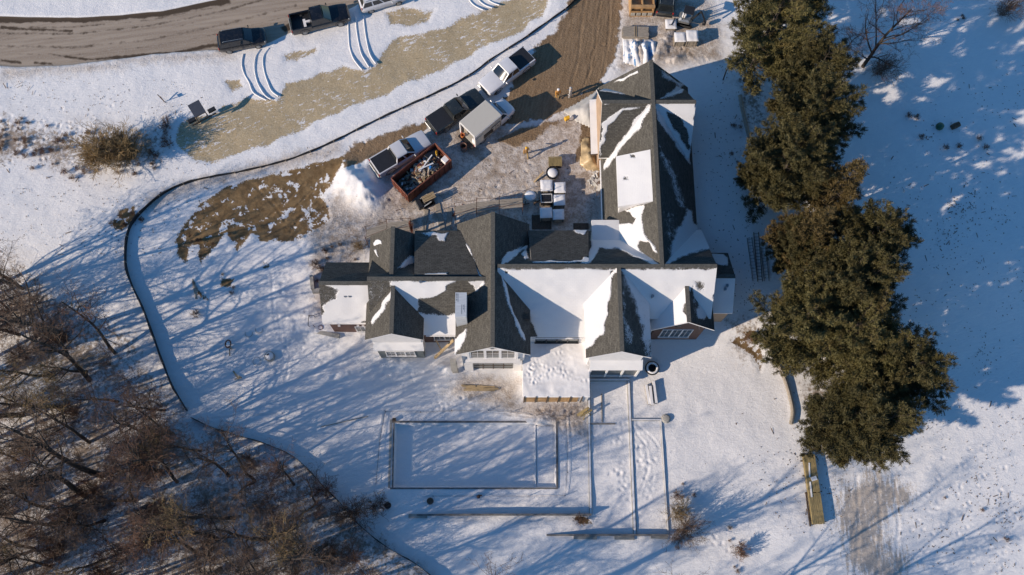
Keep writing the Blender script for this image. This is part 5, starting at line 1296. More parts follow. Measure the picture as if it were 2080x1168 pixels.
walls('thin concrete wall forming the east side of the lower court', [((1342, 853), (1357, 1089), .16, -.6, .10), ((1283, 853), (1343, 853), .20, -.4, .12)])
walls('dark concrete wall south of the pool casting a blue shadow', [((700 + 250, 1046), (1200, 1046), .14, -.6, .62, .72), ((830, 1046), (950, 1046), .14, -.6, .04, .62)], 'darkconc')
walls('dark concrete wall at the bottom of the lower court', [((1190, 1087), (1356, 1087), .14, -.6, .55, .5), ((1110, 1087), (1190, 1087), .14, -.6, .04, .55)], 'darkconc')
for (a, e, lab) in (((1165, 1091), (1212, 1092), 'left gray stone block under the bottom court wall'), ((1248, 1092), (1288, 1093), 'middle gray stone block under the bottom court wall'), ((1322, 1090), (1356, 1092), 'right gray stone block under the bottom court wall'), ((830, 1048), (868, 1049), 'gray stone block at the west end of the pool wall')):
    b = MB(); wall_run(b, a, e, .32, -.3, .12); o = b.build('stone_block', MT['concrete']); tag(o, lab, 'stone block', 'stone blocks under the walls')
t = thing('garden_steps', 'low timber edged steps between the two long walls', 'steps')
b = MB(); wall_run(b, (1199, 861), (1250, 861), .12, -.3, .05); wall_run(b, (1222, 800), (1223, 858), .08, -.4, .05); wall_run(b, (1199, 884), (1228, 884), .06, -.4, -.15); b.build('edge', MT['gray_wood'], t)
b = MB()
for x in (1203, 1209, 1215, 1222): wall_run(b, (x, 863), (x, 884), .04, -.4, -.12)
b.build('tread', MT['dark_wood'], t)
st_ = MB(); q = G(1352, 851); st_.lathe([(.35, 0), (.42, .12), (.3, .25), (.1, .28)], 9, q); o = st_.build('boulder', MT['concrete']); tag(o, 'snowy gray boulder at the corner of the thin east wall', 'boulder')
# low stakes and string around the pool
t = thing('string_fence', 'thin string line on stakes around the pool', 'string line')
px = [(783, 836), (855, 838), (918, 835), (992, 834), (1038, 838), (1090, 845), (1148, 848), (1153, 900), (1152, 960), (1147, 1007), (1073, 1008), (972, 1008), (880, 1008)]
for u, v in px: p = G(u, v); MB().box(p + Vector((0, 0, .25)), (.04, .04, .6)).build('stake', MT['dark_wood'], t)
b = MB(); b.tube([G(*p) + Vector((0, 0, .18)) for p in px], .012, 4); b.tube([G(*p) + Vector((0, 0, .2)) for p in ((783, 836), (772, 895), (764, 985))], .02, 4); b.build('string', MT['dark_wood'], t)
t = at('thin_pole', 'thin long pole lying in snow left of the pool', 'pole', 705, 858, 0); b = MB(); b.tube([G(652, 867) - t.location + Vector((0, 0, .08)), G(748, 846) - t.location + Vector((0, 0, .08))], .04, 6); b.build('rod', MT['gray_wood'], t)
# ---- lumber pile, ladders, log fence at the east
t = at('lumber_pile', 'long yellow stack of treated boards on the snow near pines', 'lumber pile', 1650, 1000, 0)
b = MB(); L0 = t.location
A, B = G(1640, 925), G(1660, 1064); d = (B - A).normalized(); n_ = Vector((-d.y, d.x, 0)); LL = (B - A).length
rr = random.Random(2)
for k in range(5):
    for j in range(6):
        for (s0, s1) in ((0, .55), (.555, 1)):
            o_ = rr.uniform(-.01, .01); off = -.45 + j * .17 + (.18 * (1 - abs(s0 + s1 - 1)) * 0)
            a = A + d * LL * (s0 + o_) + n_ * off; c = A + d * LL * (s1 + o_) + n_ * off
            b.beam(a - L0 + Vector((0, 0, .14 + k * .085)), c - L0 + Vector((0, 0, .14 + k * .085)), .16, .08)
b.build('board', MT['yellow_wood'], t)
b = MB()
for s in (.08, .3, .55, .8, .95): q = A + d * LL * s - L0; b.beam(q - n_ * .7 + Vector((0, 0, .05)), q + n_ * .6 + Vector((0, 0, .05)), .1, .1)
b.build('bearer', MT['dark_wood'], t)
s = MB(); s.beam(A + d * .7 - n_ * .12 - L0 + Vector((0, 0, .56)), A + d * 1.9 - n_ * .25 - L0 + Vector((0, 0, .56)), .12, .03); s.beam(A + d * 2.3 - n_ * .28 - L0 + Vector((0, 0, .56)), A + d * 3.6 - n_ * .32 - L0 + Vector((0, 0, .56)), .13, .03); s.box(A + d * 2.05 + n_ * .1 - L0 + Vector((0, 0, .55)), (.5, .35, .04), rz=.3); s.build('snow_cover', MT['snow'], t)
b = MB(); b.beam(A + d * 3.2 - n_ * .62 - L0 + Vector((0, 0, .12)), A + d * 6.0 - n_ * .66 - L0 + Vector((0, 0, .12)), .12, .12); b.build('side_beam', MT['dark_wood'], t)
for k, (a, b_, lab) in enumerate((((1521, 484), (1533, 572), 'left ladder of three lying in blue shade by the pines'), ((1534, 474), (1542, 574), 'long middle ladder of three lying in blue shade by the pines'), ((1549, 503), (1556, 572), 'right ladder of three lying in blue shade by the pines'))):
    pa, pb = G(*a), G(*b_); t = thing('ladder', lab, 'ladder', (pa + pb) / 2, 0, 'ladders in the shade')
    pa -= t.location; pb -= t.location; d = (pb - pa).normalized(); n_ = Vector((-d.y, d.x, 0)) * .22; z = Vector((0, 0, .2 + (.12 if k == 1 else 0)))
    for s in (1, -1): MB().beam(pa + n_ * s + z, pb + n_ * s + z, .05, .1).build('rail', MT['steel'] if k != 1 else MT['dark_wood'], t)
    L = (pb - pa).length
    for i in range(int(L / .3)): q = pa + d * (i + .5) * .3 + z; MB().tube([q - n_, q + n_], .02, 5).build('rung', MT['steel'] if k != 1 else MT['dark_wood'], t)
def log_edge(label, px, r):
    t = thing('log_edging', label, 'log edging'); P = [G(*p) for p in smooth_px(px, 3)]
    for a, b_ in zip(P[:-1], P[1:]):
        MB().tube([a + Vector((0, 0, r)), b_ + Vector((0, 0, r + .02))], [r, r * .9], 8).build('log', MT['gray_wood'], t)
    return t
log_edge('curving brown log edging in the snow left of the big pine', [(1556, 688), (1566, 712), (1580, 742), (1594, 775), (1604, 810), (1609, 838), (1605, 862)], .2)
log_edge('shaded log edging under the upper pines', [(1502, 196), (1507, 225), (1514, 255), (1521, 282)], .2)
t = at('marker_stake', 'thin dark stake standing at the shade edge beside pines', 'stake', 1469, 162); b = MB(); b.tube([(0, 0, -.2), (-.1, 0, 1.9)], .06, 6); b.build('pole', MT['dark_wood'], t)
t = at('green_ball', 'dark green round tub on the blue shaded field', 'tub', 1907, 259); MB().lathe([(.3, 0), (.36, .2), (.33, .42), (.15, .5)], 18).build('tub', MT['green'], t, smooth=True)
t = at('dark_barrel', 'mossy dark barrel on its side near the green tub', 'barrel', 1938, 258, .4); MB().lathe([(.24, -.4), (.27, 0), (.24, .4)], 14, (0, 0, .27), Matrix.Rotation(R(80), 3, 'Y')).build('drum', MT['dark_wood'], t)
# low wall and slab by the west wing
t = thing('low_wall', 'low gray stone wall and slab beside the west wing', 'low wall'); b = MB(); wall_run(b, (634, 562), (637, 590), .3, -.4, .5); wall_run(b, (636, 592), (650, 592), .4, -.4, .4); wall_run(b, (628, 672), (690, 684), .35, -.4, .3); b.build('wall', MT['concrete'], t)
t = at('low_table', 'small black metal stand on snow beside the west wing', 'stand', 632, 656); b = MB(); [b.tube([(x, y, 0), (x, y, .75)], .03, 5) for x in (-.1, .35) for y in (-.4, .5)]; b.tube([(-.1, .5, .75), (.35, .5, .75)], .03, 5); b.tube([(-.1, -.4, .75), (-.1, .5, .75)], .03, 5); b.build('frame', MT['black'], t)
t = at('plant_pot', 'small rusty pot on snow beside the west wing', 'pot', 652, 667); MB().lathe([(.16, 0), (.22, .3), (.19, .3), (.12, .1)], 14).build('pot', MT['rust'], t)
# timber deck and brace between the west gables
t = at('timber_shore', 'tan diagonal timber shore propped between the two west gables', 'timber prop', 880, 715); b = MB(); q0 = W(921, 691, 3.2) - t.location; q1 = W(882, 728, .1) - t.location; b.beam(q0, q1, .25, .08); b.beam(W(885, 690, 3.4) - t.location, W(897, 712, .6) - t.location, .1, .08); b.build('board', MT['wood'], t)
t = at('brick_column', 'ladder like stack of cut stone at the tall gable corner', 'stone column', 927, 755); b = MB(); rr = random.Random(6)
for i in range(16): b.box((-.1 + rr.uniform(-.04, .04), .0, .1 + i * .3), (.5, .3, .22))
b.build('stone', MT['concrete'], t)
# ================================================================ VEGETATION
BARK = simple('gray_brown_bark', (.060, .046, .036), .9, var=.35, scale=3, stretch=(1, 1, .3), bump=.3)
TWIG = simple('brown_twigs', (.135, .086, .057), .9, var=.3)
TWIG2 = simple('reddish_twigs', (.175, .095, .06), .9, var=.3)
TWIGT = simple('tan_twigs', (.30, .205, .095), .9, var=.35)
def arr_mesh(name, segs, mats, n_of, mi_of):
    """segs: list of (p0, p1, r0, r1, level) -> tube mesh made with numpy"""
    me = bpy.data.meshes.new(name)
    V = []; F = []; M = []
    base = 0
    for lev in sorted(set(s[4] for s in segs)):
        S_ = [s for s in segs if s[4] == lev]; n = n_of(lev)
        p0 = np.array([s[0] for s in S_]); p1 = np.array([s[1] for s in S_]); r0 = np.array([s[2] for s in S_]); r1 = np.array([s[3] for s in S_])
        d = p1 - p0; d /= np.linalg.norm(d, axis=1)[:, None] + 1e-9
        ref = np.where(np.abs(d[:, 2:3]) > .9, np.array([[1., 0, 0]]), np.array([[0, 0, 1.]]))
        a = np.cross(d, ref); a /= np.linalg.norm(a, axis=1)[:, None] + 1e-9; b = np.cross(d, a)
        k = len(S_)
        ang = 2 * np.pi * np.arange(n) / n
        ring = a[:, None, :] * np.cos(ang)[None, :, None] + b[:, None, :] * np.sin(ang)[None, :, None]
        v = np.concatenate([p0[:, None] + ring * r0[:, None, None], p1[:, None] + ring * r1[:, None, None]], 1)
        V.append(v.reshape(-1, 3))
        i = np.arange(n); j = (i + 1) % n
        f = np.stack([i, i + n, j + n, j], -1)[None] + (base + np.arange(k) * 2 * n)[:, None, None]
        F.append(f.reshape(-1, 4)); M.append(np.full(k * n, mi_of(lev)))
        base += k * 2 * n
    V = np.concatenate(V); F = np.concatenate(F); M = np.concatenate(M)
    fill(me, V, F, M, mats, 4); return me
def fill(me, V, F, M, mats, k, smooth=True):
    me.vertices.add(len(V)); me.vertices.foreach_set('co', V.astype(np.float32).ravel())
    me.loops.add(F.size); me.loops.foreach_set('vertex_index', F.astype(np.int32).ravel())
    me.polygons.add(len(F)); me.polygons.foreach_set('loop_start', np.arange(0, F.size, k, dtype=np.int32)); me.polygons.foreach_set('loop_total', np.full(len(F), k, np.int32))
    for m in mats: me.materials.append(m)
    me.polygons.foreach_set('material_index', M.astype(np.int32)); me.polygons.foreach_set('use_smooth', np.full(len(F), smooth)); me.update()
def grow(rr, segs, p, d, L, r, lev, maxlev, spec):
    nseg = spec['seg'][lev]; q = Vector(p); dd = Vector(d).normalized(); pts = [(q.copy(), r, dd.copy())]
    for i in range(nseg):
        w = spec['wob'][lev]
        dd = (dd + Vector((rr.gauss(0, w), rr.gauss(0, w), rr.gauss(0, w) + spec['up'][lev]))).normalized()
        q2 = q + dd * (L / nseg); r2 = r * (1 - (1 - spec['tip'][lev]) * (i + 1) / nseg)
        segs.append((tuple(q), tuple(q2), pts[-1][1], r2, lev)); q = q2; pts.append((q.copy(), r2, dd.copy()))
    if lev >= maxlev: return
    nb = spec['nb'][lev]
    for k in range(nb):
        t = spec['from'][lev] + (1 - spec['from'][lev]) * (k + rr.random()) / nb
        i = min(int(t * nseg), nseg - 1); f = t * nseg - i
        b = pts[i][0].lerp(pts[i + 1][0], f); rb = pts[i][1] * (1 - f) + pts[i + 1][1] * f
        dv = pts[i + 1][2]; o = dv.orthogonal().normalized(); o.rotate(Matrix.Rotation(rr.uniform(0, 6.283), 3, dv))
        an = R(rr.uniform(*spec['ang'][lev])); nd = dv * math.cos(an) + o * math.sin(an)
        grow(rr, segs, b, nd, L * spec['len'][lev] * rr.uniform(.65, 1.2) * (1.15 - .55 * t), rb * spec['rad'][lev], lev + 1, maxlev, spec)
TREE = dict(seg=[9, 6, 4, 3, 2], wob=[.06, .16, .2, .25, .3], up=[.03, .06, .05, .05, .03], tip=[.30, .2, .25, .4, .6], nb=[12, 6, 5, 2], ang=[(28, 60), (30, 65), (30, 70), (25, 70)], len=[.45, .55, .55, .5], rad=[.54, .55, .5, .6])
TREE['from'] = [.38, .2, .15, .1]
def tree_meshes(seed, h, r, twigmat, lean=.12, spec=TREE, forks=1, maxlev=4, az=None):
    rr = random.Random(seed); segs = []
    for f in range(forks):
        a = rr.uniform(0, 6.283) if forks == 1 else 6.283 * f / forks + rr.uniform(-.4, .4)
        if az is not None: a = az
        le = lean * rr.uniform(.4, 1.3) if forks == 1 else .25
        grow(rr, segs, (0, 0, -.2), (math.cos(a) * le, math.sin(a) * le, 1), h * rr.uniform(.9, 1), r * (1 if forks == 1 else .75), 0, maxlev, spec)
    lo = [s for s in segs if s[4] <= 1]; hi = [s for s in segs if s[4] > 1]
    hi = [(a, b, max(r0, .0095), max(r1, .0075), l) for a, b, r0, r1, l in hi]
    return (arr_mesh('trunk', lo, [BARK], lambda l: 8 if l == 0 else 5, lambda l: 0), arr_mesh('crown', hi, [twigmat], lambda l: 4 if l == 2 else 3, lambda l: 0))
OPEN = dict(TREE); OPEN['from'] = [.12, .15, .12, .1]; OPEN['nb'] = [15, 7, 5, 4]; OPEN['len'] = [.75, .6, .55, .5]; OPEN['rad'] = [.55, .55, .5, .6]
def put_tree(name, meshes, loc, rz, s, label, cat, group=None, parts=('trunk', 'crown')):
    t = thing(name, label, cat, loc, rz, group); t.scale = (s, s, s)
    for nm, me in zip(parts, meshes):
        o = bpy.data.objects.new(nm, me); C.objects.link(o); o.parent = t
    return t
BT = [tree_meshes(11, 13.5, .24, TWIG), tree_meshes(12, 12.5, .19, TWIG2), tree_meshes(13, 14.0, .27, TWIG, .2), tree_meshes(14, 10.5, .17, TWIG2, .25), tree_meshes(15, 13.0, .22, TWIG, .2, forks=2), tree_meshes(16, 11.0, .17, TWIGT, .15)]
WG = 'bare trees of the lower left woods'
named = [((207, 966), 2, 1.05, 'thick dark bare trunk leaning left, low in the woods'), ((181, 772), 0, 1.0, 'bare tree with trunk base in the middle of the woods left of fence'), ((273, 1016), 4, .95, 'bare forked tree rising from snow low in the woods'), ((331, 958), 1, 1.0, 'bare slim tree with steep trunk near the fence bend'),
         ((360, 980), 3, .95, 'short stout bare tree right of the slim one in woods'), ((478, 1052), 5, 1.0, 'bare bushy tree in the lower woods near the fence'), ((176, 754), 5, .85, 'slender bare tree behind the middle trunk of the woods'), ((66, 640), 3, .9, 'bare tree at the upper corner of the woods'),
         ((640, 1025), 4, .55, 'small bare tree beside the lower silt fence'), ((95, 1032), 1, .9, 'bare tree with long trunk near the left picture edge, low'), ((440, 1095), 0, .85, 'bare tree among shrubs near the bottom picture edge')]
for (px, k, s, lab) in named: put_tree('bare_tree', BT[k], G(*px), px[0] * .37, s, lab, 'tree', WG)
rr = random.Random(21)
WOOD = [(0, 540), (130, 620), (235, 690), (315, 780), (365, 865), (460, 915), (580, 960), (660, 1040), (750, 1120), (820, 1210), (-60, 1300), (-120, 560)]
pts = []
while len(pts) < 62:
    u, v = rr.uniform(-120, 760), rr.uniform(560, 1260)
    if sdf(np.array([float(u)]), np.array([float(v)]), WOOD)[0] < 4: continue
    if any(math.hypot(u - a, v - b) < 43 for a, b in pts + [n_[0] for n_ in named]): continue
    pts.append((u, v))
for u, v in pts: put_tree('bare_tree', BT[rr.randrange(6)], G(u, v), rr.uniform(0, 6.28), rr.uniform(.62, 1.05), 'thin bare brown tree standing in the crowded lower left woods', 'tree', WG)
# the woods go on to the south west, outside the picture: their long shadows cross the yard
for i in range(24):
    x = rr.uniform(-62, -44) if i < 5 else rr.uniform(-40, 22); y = rr.uniform(-6, 20) if i < 5 else rr.uniform(-13, -5)
    put_tree('bare_tree', BT[rr.randrange(6)], (x, y, gz(x, y)), rr.uniform(0, 6.28), rr.uniform(.85, 1.15), 'bare tree of the woods beyond the lower left picture edge', 'tree', 'bare trees beyond the picture edge')
# ---- shrubs
def shrub_mesh(seed, n, h, spread, mat, maxlev=2, rad=.014):
    rr = random.Random(seed); segs = []
    sp = dict(seg=[4, 3, 2], wob=[.14, .2, .25], up=[.06, .05, .04], tip=[.5, .5, .6], nb=[6, 4], ang=[(18, 45), (20, 55)], len=[.55, .55], rad=[.7, .75]); sp['from'] = [.3, .2]
    for i in range(n):
        a = rr.uniform(0, 6.283); le = rr.uniform(0, spread); b = rr.uniform(0, .35) * spread
        grow(rr, segs, (math.cos(a) * b, math.sin(a) * b, -.05), (math.cos(a) * le, math.sin(a) * le, 1), h * rr.uniform(.6, 1.05), rad, 0, maxlev, sp)
    segs = [(a, b, max(r0, .009), max(r1, .008), l) for a, b, r0, r1, l in segs]
    return arr_mesh('shrub', segs, [mat], lambda l: 3, lambda l: 0)
SH = [shrub_mesh(31, 46, 2.6, .75, TWIG), shrub_mesh(32, 36, 2.0, .9, TWIG2), shrub_mesh(33, 40, 1.8, .8, TWIGT), shrub_mesh(34, 22, 1.0, .8, TWIG2, 2, .012), shrub_mesh(35, 90, 2.1, 1.1, TWIGT), shrub_mesh(36, 13, 3.4, .5, TWIG2, 2, .012), shrub_mesh(37, 15, 2.8, .7, TWIG, 2, .012)]
def put_shrub(k, loc, rz, s, label, group=None, name='shrub', cat='shrub'):
    o = bpy.data.objects.new(name, SH[k]); C.objects.link(o); o.location = loc; o.rotation_euler = (0, 0, rz); o.scale = (s, s, s) if not isinstance(s, tuple) else s
    return tag(o, label, cat, group)
put_shrub(4, G(215, 322), 0, 1.6, 'big tan brown bush on the snow left of the straw strip, left half'); put_shrub(4, G(262, 318), 1.7, 1.45, 'big tan brown bush on the snow left of the straw strip, right half')
put_shrub(3, G(338, 262), 0, (.7, 1.6, .8), 'narrow dark brambles below the leaning post'); put_shrub(3, G(340, 295), 1, .9, 'dark brambles at the foot of the narrow bramble row')
put_shrub(0, G(722, 1040), 0, 1.15, 'large round shrub over the fence beside the pool'); put_shrub(1, G(660, 995), .5, 1.0, 'reddish shrub on the fence line left of the large round one'); put_shrub(1, G(768, 1025), .9, .8, 'small shrub touching the dark tyre by the pool')
put_shrub(0, G(1384, 1078), .4, 1.0, 'brown shrub at the corner below the thin east wall'); put_shrub(2, G(1378, 1045), .9, 1.0, 'tan weeds above the shrub at the east wall corner'); put_shrub(3, G(1178, 1056), .9, .8, 'low dark weeds under the pool wall')
put_shrub(2, G(730, 505), 0, .55, 'tan weeds at the north west gable wall'); put_shrub(3, G(640, 540), 0, .7, 'dry weeds by the low stone wall'); put_shrub(3, G(735, 400), 0, .75, 'dark weeds poking through the snow bank')
put_shrub(3, G(398, 640), 0, .6, 'small weed clump right of the fence among snow'); put_shrub(3, G(1518, 690), 0, .9, 'dark dry weeds in front of the east brick gable')
put_shrub(3, G(1500, 1120), .3, 1.1, 'gray sparse weeds near the bottom edge below the walls'); put_shrub(3, G(1375, 1010), 1, .8, 'sparse weeds beside the thin east wall')
for i, (u, v) in enumerate(((1860, 240), (1845, 237), (1988, 283), (1947, 298), (1920, 300), (2000, 300), (1870, 280))): put_shrub(3, G(u, v), i, .45, 'tiny dark weed tuft on the blue shaded field', 'weed tufts on the east field', 'weed_tuft', 'weed')
rr = random.Random(44)
BR = [(-20, 550), (140, 620), (230, 690), (320, 790), (375, 870), (470, 910), (590, 960), (680, 1050), (760, 1120), (840, 1190), (-20, 1190)]
n_ = 0
while n_ < 100:
    u, v = rr.uniform(-20, 840), rr.uniform(550, 1190); d = sdf(np.array([float(u)]), np.array([float(v)]), BR)[0]
    if d < 0: continue
    dens = vnoise(np.array([u / 60.]), np.array([v / 60.]), 1.0, 77)[0]
    if rr.random() > dens * .5 + .5: continue
    put_shrub(rr.choice((1, 5, 5, 5, 6, 6)), G(u, v), rr.uniform(0, 6.28), rr.uniform(.7, 1.25), 'tangled brown brush shrub on the floor of the lower left woods', 'brush shrubs in the woods'); n_ += 1
# weeds tufts on snow at the left
WD = [(0, 230), (120, 255), (330, 300), (320, 350), (150, 370), (0, 340)]
n_ = 0
while n_ < 60:
    u, v = rr.uniform(0, 330), rr.uniform(230, 370)
    if sdf(np.array([float(u)]), np.array([float(v)]), WD)[0] < 0: continue
    put_shrub(3, G(u, v), rr.uniform(0, 6), rr.uniform(.22, .5), 'small dry weed tuft poking through snow left of the big bush', 'weed tufts in the snow', 'weed_tuft', 'weed'); n_ += 1
for i in range(60):
    u, v = rr.choice(((rr.gauss(430, 40), rr.gauss(590, 25)), (rr.gauss(690, 40), rr.gauss(520, 50)), (rr.gauss(400, 30), rr.gauss(500, 20)), (rr.gauss(2000, 40), rr.gauss(1040, 60)), (rr.gauss(1500, 15), rr.gauss(1110, 30)), (rr.gauss(1500, 12), rr.gauss(300, 60)), (rr.gauss(1385, 14), rr.gauss(1050, 40)), (rr.gauss(655, 8), rr.gauss(560, 40)), (rr.gauss(250, 20), rr.gauss(450, 15)), (rr.gauss(2010, 50), rr.gauss(35, 20))))
    put_shrub(3, G(u, v), rr.uniform(0, 6), rr.uniform(.18, .4), 'small dry weed tuft poking through the yard snow', 'weed tufts in the yard', 'weed_tuft', 'weed')
# bare tree among the shade at the top right
put_tree('bare_tree', tree_meshes(18, 8.0, .19, TWIG2, .3, forks=1, az=R(50), spec=OPEN), G(1752, 136), 0, 1.0, 'bare spreading tree on blue shaded snow beyond the pines', 'tree')
put_tree('bare_tree', tree_meshes(19, 5.0, .07, TWIG, .2, maxlev=3), G(1716, 104), .3, 1.0, 'small bare sapling beside the upper pines', 'tree')
put_shrub(0, G(1785, 150), 0, .9, 'dark low brush around the foot of the bare spreading tree'); put_shrub(0, G(2035, 30), 0, .9, 'bare brush at the top right corner')
# ---- pines
def needle_mat(name, a, b_, c_):
    m, nt, b = newmat(name); N = NT(nt); p = N.pos()
    g = N.n('ShaderNodeNewGeometry')
    f = N.math('ADD', N.math('MULTIPLY', g.outputs['Random Per Island'], .6), N.math('MULTIPLY', N.noise(p, .9, 3), .6))
    col = N.mix(N.ramp(f, .25, .8), a, b_)
    col = N.mix(N.math('MULTIPLY', N.ramp(N.noise(p, .45, 2), .55, .75), .5), col, c_)
    nt.links.new(col, b.inputs['Base Color']); b.inputs['Roughness'].default_value = .6; b.inputs['Specular IOR Level'].default_value = .25
    return m
ND = [needle_mat('pine_needles', (.040, .038, .015), (.120, .102, .040), (.11, .078, .03)), needle_mat('olive_needles', (.055, .052, .018), (.17, .145, .055), (.16, .11, .042)), needle_mat('brown_spruce_needles', (.055, .042, .016), (.15, .108, .042), (.13, .08, .03))]
def pine_meshes(seed, h, rad, mat, dens=1.0, shape='pine', tuft=.42):
    rs = np.random.RandomState(seed); rr = random.Random(seed); segs = []; tp = []; td = []
    q = Vector((0, 0, -.2)); tr = .26
    for i in range(8):
        q2 = q + Vector((rr.gauss(0, .05), rr.gauss(0, .05), h / 8)); segs.append((tuple(q), tuple(q2), tr * (1 - i / 8.6), tr * (1 - (i + 1) / 8.6), 0)); q = q2
    nb = int(95 * dens)
    for k in range(nb):
        t = .10 + .88 * (k + rr.random()) / nb; z = h * t
        if shape == 'pine': prof = math.sin(min(1, (t + .12) * 1.02) * math.pi) ** .6 if t < .55 else (1 - ((t - .55) / .47) ** 2.0) ** .5 if t < .98 else .15
        else: prof = 1.05 * (1 - t) ** .8 + .05
        L = rad * max(.12, prof) * rr.uniform(.65, 1.12); a = rr.uniform(0, 6.283); el = R(rr.uniform(-8, 25) + 30 * t)
        d = Vector((math.cos(a) * math.cos(el), math.sin(a) * math.cos(el), math.sin(el))); p = Vector((0, 0, z)); n = 5; pr = .05 * (1.2 - t)
        P = [p]
        for i in range(n):
            d = (d + Vector((rr.gauss(0, .08), rr.gauss(0, .08), .03 if shape == 'pine' else -.02))).normalized(); p2 = p + d * L / n; segs.append((tuple(p), tuple(p2), max(.012, pr * (1 - i / n)), max(.01, pr * (1 - (i + 1) / n)), 1)); p = p2; P.append(p)
        m = int(L * 12 * dens) + 3
        for j in range(m):
            f = .28 + .72 * (j + rr.random()) / m; i = min(int(f * n), n - 1); b = P[i].lerp(P[i + 1], f * n - i); dd = (P[i + 1] - P[i]).normalized()
            s = dd.cross(Vector((0, 0, 1))).normalized() * rr.choice((1, -1)); sl = L * .32 * (1.1 - f * .7) * rr.uniform(.3, 1.1)
            e = (s * rr.uniform(.6, 1) + dd * rr.uniform(.2, .8) + Vector((0, 0, rr.uniform(-.15, .35)))).normalized()
            segs.append((tuple(b), tuple(b + e * sl), .012, .008, 2))
            for w in range(max(1, int(sl / .17) + 1)):
                c = b + e * sl * (w + 1) / (int(sl / .17) + 1); tp.append(tuple(c)); td.append(tuple((e + Vector((0, 0, .35))).normalized()))
    tp = np.array(tp); td = np.array(td); K = 10; n = len(tp)
    r1 = rs.normal(size=(n, K, 3)); r1 /= np.linalg.norm(r1, axis=2)[..., None]
    dirs = td[:, None] * .9 + r1 * .95; dirs /= np.linalg.norm(dirs, axis=2)[..., None]
    side = np.cross(dirs, rs.normal(size=(n, K, 3))); side /= np.linalg.norm(side, axis=2)[..., None] + 1e-9
    ln = tuft * rs.uniform(.6, 1.15, (n, K, 1)); wd = .036 * rs.uniform(.7, 1.3, (n, K, 1)) * (tuft / .42)
    o = tp[:, None] + rs.normal(size=(n, K, 3)) * .04
    v = np.stack([o - side * wd * .5, o + side * wd * .5, o + dirs * ln * .75 + side * wd * .6, o + dirs * ln, o + dirs * ln * .7 - side * wd * .6], 2).reshape(-1, 3)
    F = np.arange(len(v)).reshape(-1, 5)
    cm = bpy.data.meshes.new('crown'); fill(cm, v, F, np.zeros(len(F)), [mat], 5, False)
    return (arr_mesh('trunk', segs, [BARK], lambda l: 8 if l == 0 else (4 if l == 1 else 3), lambda l: 0), cm)
PN = [pine_meshes(51, 13.5, 4.3, ND[0], .84, tuft=.31), pine_meshes(52, 12.5, 4.2, ND[1], .66, tuft=.29), pine_meshes(53, 13.0, 3.9, ND[0], .88, tuft=.31), pine_meshes(54, 12.5, 3.4, ND[2], .85, 'spruce', .29), pine_meshes(55, 11.5, 4.4, ND[1], .78, tuft=.30)]
PG_ = 'tall evergreens along the east side'
for (u, v, zc, k, s, lab) in ((1548, 95, 6, 1, 1.08, 'sparse olive pine at the top by the pallet boxes'), (1590, 25, 6, 4, .95, 'olive pine at the top picture edge'), (1648, 165, 7, 2, .92, 'dark green pine with bushy top right of the sparse olive pine'), (1638, 258, 7, 0, .98, 'broad dark pine below the bushy topped pine'), (1585, 352, 6, 0, .95, 'wide dark pine above the ladders on the house side'),
        (1690, 400, 6, 3, 1.05, 'brownish pointed spruce leaning toward the field'), (1768, 492, 7, 2, .90, 'round dark pine on the field side right of the spruces'), (1640, 480, 6, 3, .98, 'brownish spruce beside the ladders'), (1735, 590, 7, 0, .93, 'large dark pine in the middle of the evergreen row'), (1690, 590, 6, 2, .95, 'dark pine between ladders and the large middle pine'),
        (1618, 660, 5, 4, .95, 'olive pine nearest the east brick gable'), (1700, 690, 6, 1, .95, 'sparse olive pine above the log edging'), (1815, 765, 7, 0, .94, 'dark pine furthest out on the field at lower right'), (1760, 740, 6, 4, .95, 'olive green pine left of the furthest field pine'), (1755, 870, 6, 2, .95, 'lowest dark pine above the straw track'), (1700, 860, 5, 0, .8, 'smaller dark pine above the lumber pile'), (1540, 350, 3, 2, .55, 'small dark evergreen at the edge of the blue shade'), (1605, 510, 3, 2, .6, 'small dark evergreen right of the ladders')):
    p = W(u, v, gz(*W(u, v, 0)[:2]) + zc); p.z = gz(p.x, p.y)
    put_tree('pine_tree' if k != 3 else 'spruce_tree', PN[k], p, u * .7 + v, s, lab, 'evergreen tree', PG_)

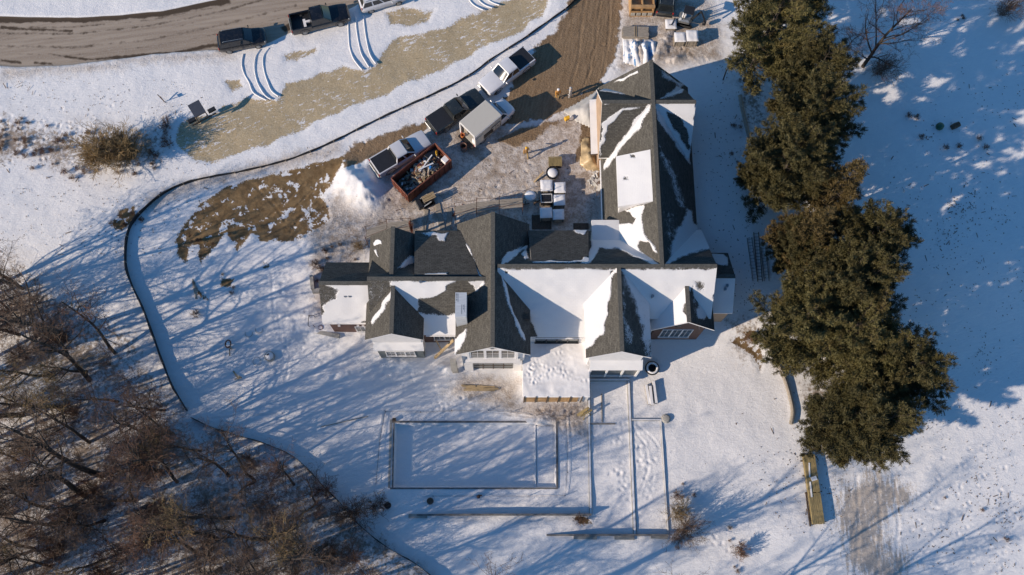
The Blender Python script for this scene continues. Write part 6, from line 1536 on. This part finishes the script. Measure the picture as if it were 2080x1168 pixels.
# wind-blown bits of bark, leaves and needles on the snow (nobody could count them)
lit = MB(); rr = random.Random(91); cu, cv = 1950, 600
for i in range(2600):
    k = rr.random()
    if k < .45:
        if i % 18 == 0: cu, cv = rr.uniform(1850, 2079), rr.uniform(150, 1168)
        u, v = rr.gauss(cu, 22), rr.gauss(cv, 30)
    elif k < .6: u, v = rr.gauss(1490, 40), rr.uniform(130, 640)
    elif k < .8: u, v = rr.uniform(0, 420), rr.uniform(160, 520)
    elif k < .9: u, v = rr.gauss(1660, 70), rr.gauss(960, 60)
    else: u, v = rr.uniform(620, 1230), rr.uniform(300, 480)
    p = G(u, v) + Vector((0, 0, .05)); a = rr.uniform(0, 6.28); L = rr.uniform(.02, .07) if rr.random() < .94 else rr.uniform(.1, .3); w_ = rr.uniform(.015, .04)
    d = Vector((math.cos(a), math.sin(a), rr.uniform(-.2, .3))) * L; s_ = Vector((-math.sin(a), math.cos(a), 0)) * w_
    lit.add([p - d - s_, p + d - s_, p + d + s_, p - d + s_ + Vector((0, 0, .02))], [(0, 1, 2, 3)])
o = lit.build('leaf_litter', TWIG); tag(o, 'scattered dark bits of bark and leaves on the snow', kind='stuff')
# ================================================================ SKY, SUN, CAMERA
make_ground()
EL, AZ = R(24.0), R(23.0)            # sun height; direction the shadows run (from +x towards +y)
w = bpy.data.worlds.new('World'); bpy.context.scene.world = w; w.use_nodes = True
nt = w.node_tree; bg = nt.nodes['Background']; sk = nt.nodes.new('ShaderNodeTexSky'); sk.sky_type = 'NISHITA'; sk.sun_disc = False
sk.sun_elevation = EL; sk.altitude = 200; sk.air_density = 1.2; sk.dust_density = .1; sk.ozone_density = 5.0
tosun = Vector((-math.cos(EL) * math.cos(AZ), -math.cos(EL) * math.sin(AZ), math.sin(EL)))
sk.sun_rotation = math.atan2(tosun.x, tosun.y)
hs = nt.nodes.new('ShaderNodeHueSaturation'); hs.inputs['Saturation'].default_value = 1.15; nt.links.new(sk.outputs[0], hs.inputs['Color']); nt.links.new(hs.outputs[0], bg.inputs[0]); bg.inputs[1].default_value = .125
l = bpy.data.lights.new('sun', 'SUN'); l.energy = 5.0; l.angle = R(.55); l.color = (1.0, .845, .685)
so = bpy.data.objects.new('sun', l); C.objects.link(so); so.rotation_euler = (-tosun).to_track_quat('-Z', 'Y').to_euler()
cam = bpy.data.cameras.new('camera'); co = bpy.data.objects.new('camera', cam); C.objects.link(co)
co.location = (0, 0, CAMH); co.rotation_euler = (TH, 0, 0); cam.sensor_width = 36; cam.lens = 36 * FPX / 2080; cam.shift_x = 22 / 2080; cam.clip_end = 3000
sc = bpy.context.scene; sc.camera = co
vs = sc.view_settings; vs.view_transform = 'Standard'; vs.look = 'None'; vs.gamma = 1; vs.exposure = .10
sc.render.engine = 'CYCLES'; sc.cycles.use_denoising = True; sc.cycles.max_bounces = 5; sc.cycles.diffuse_bounces = 3; sc.cycles.glossy_bounces = 2; sc.cycles.caustics_reflective = False
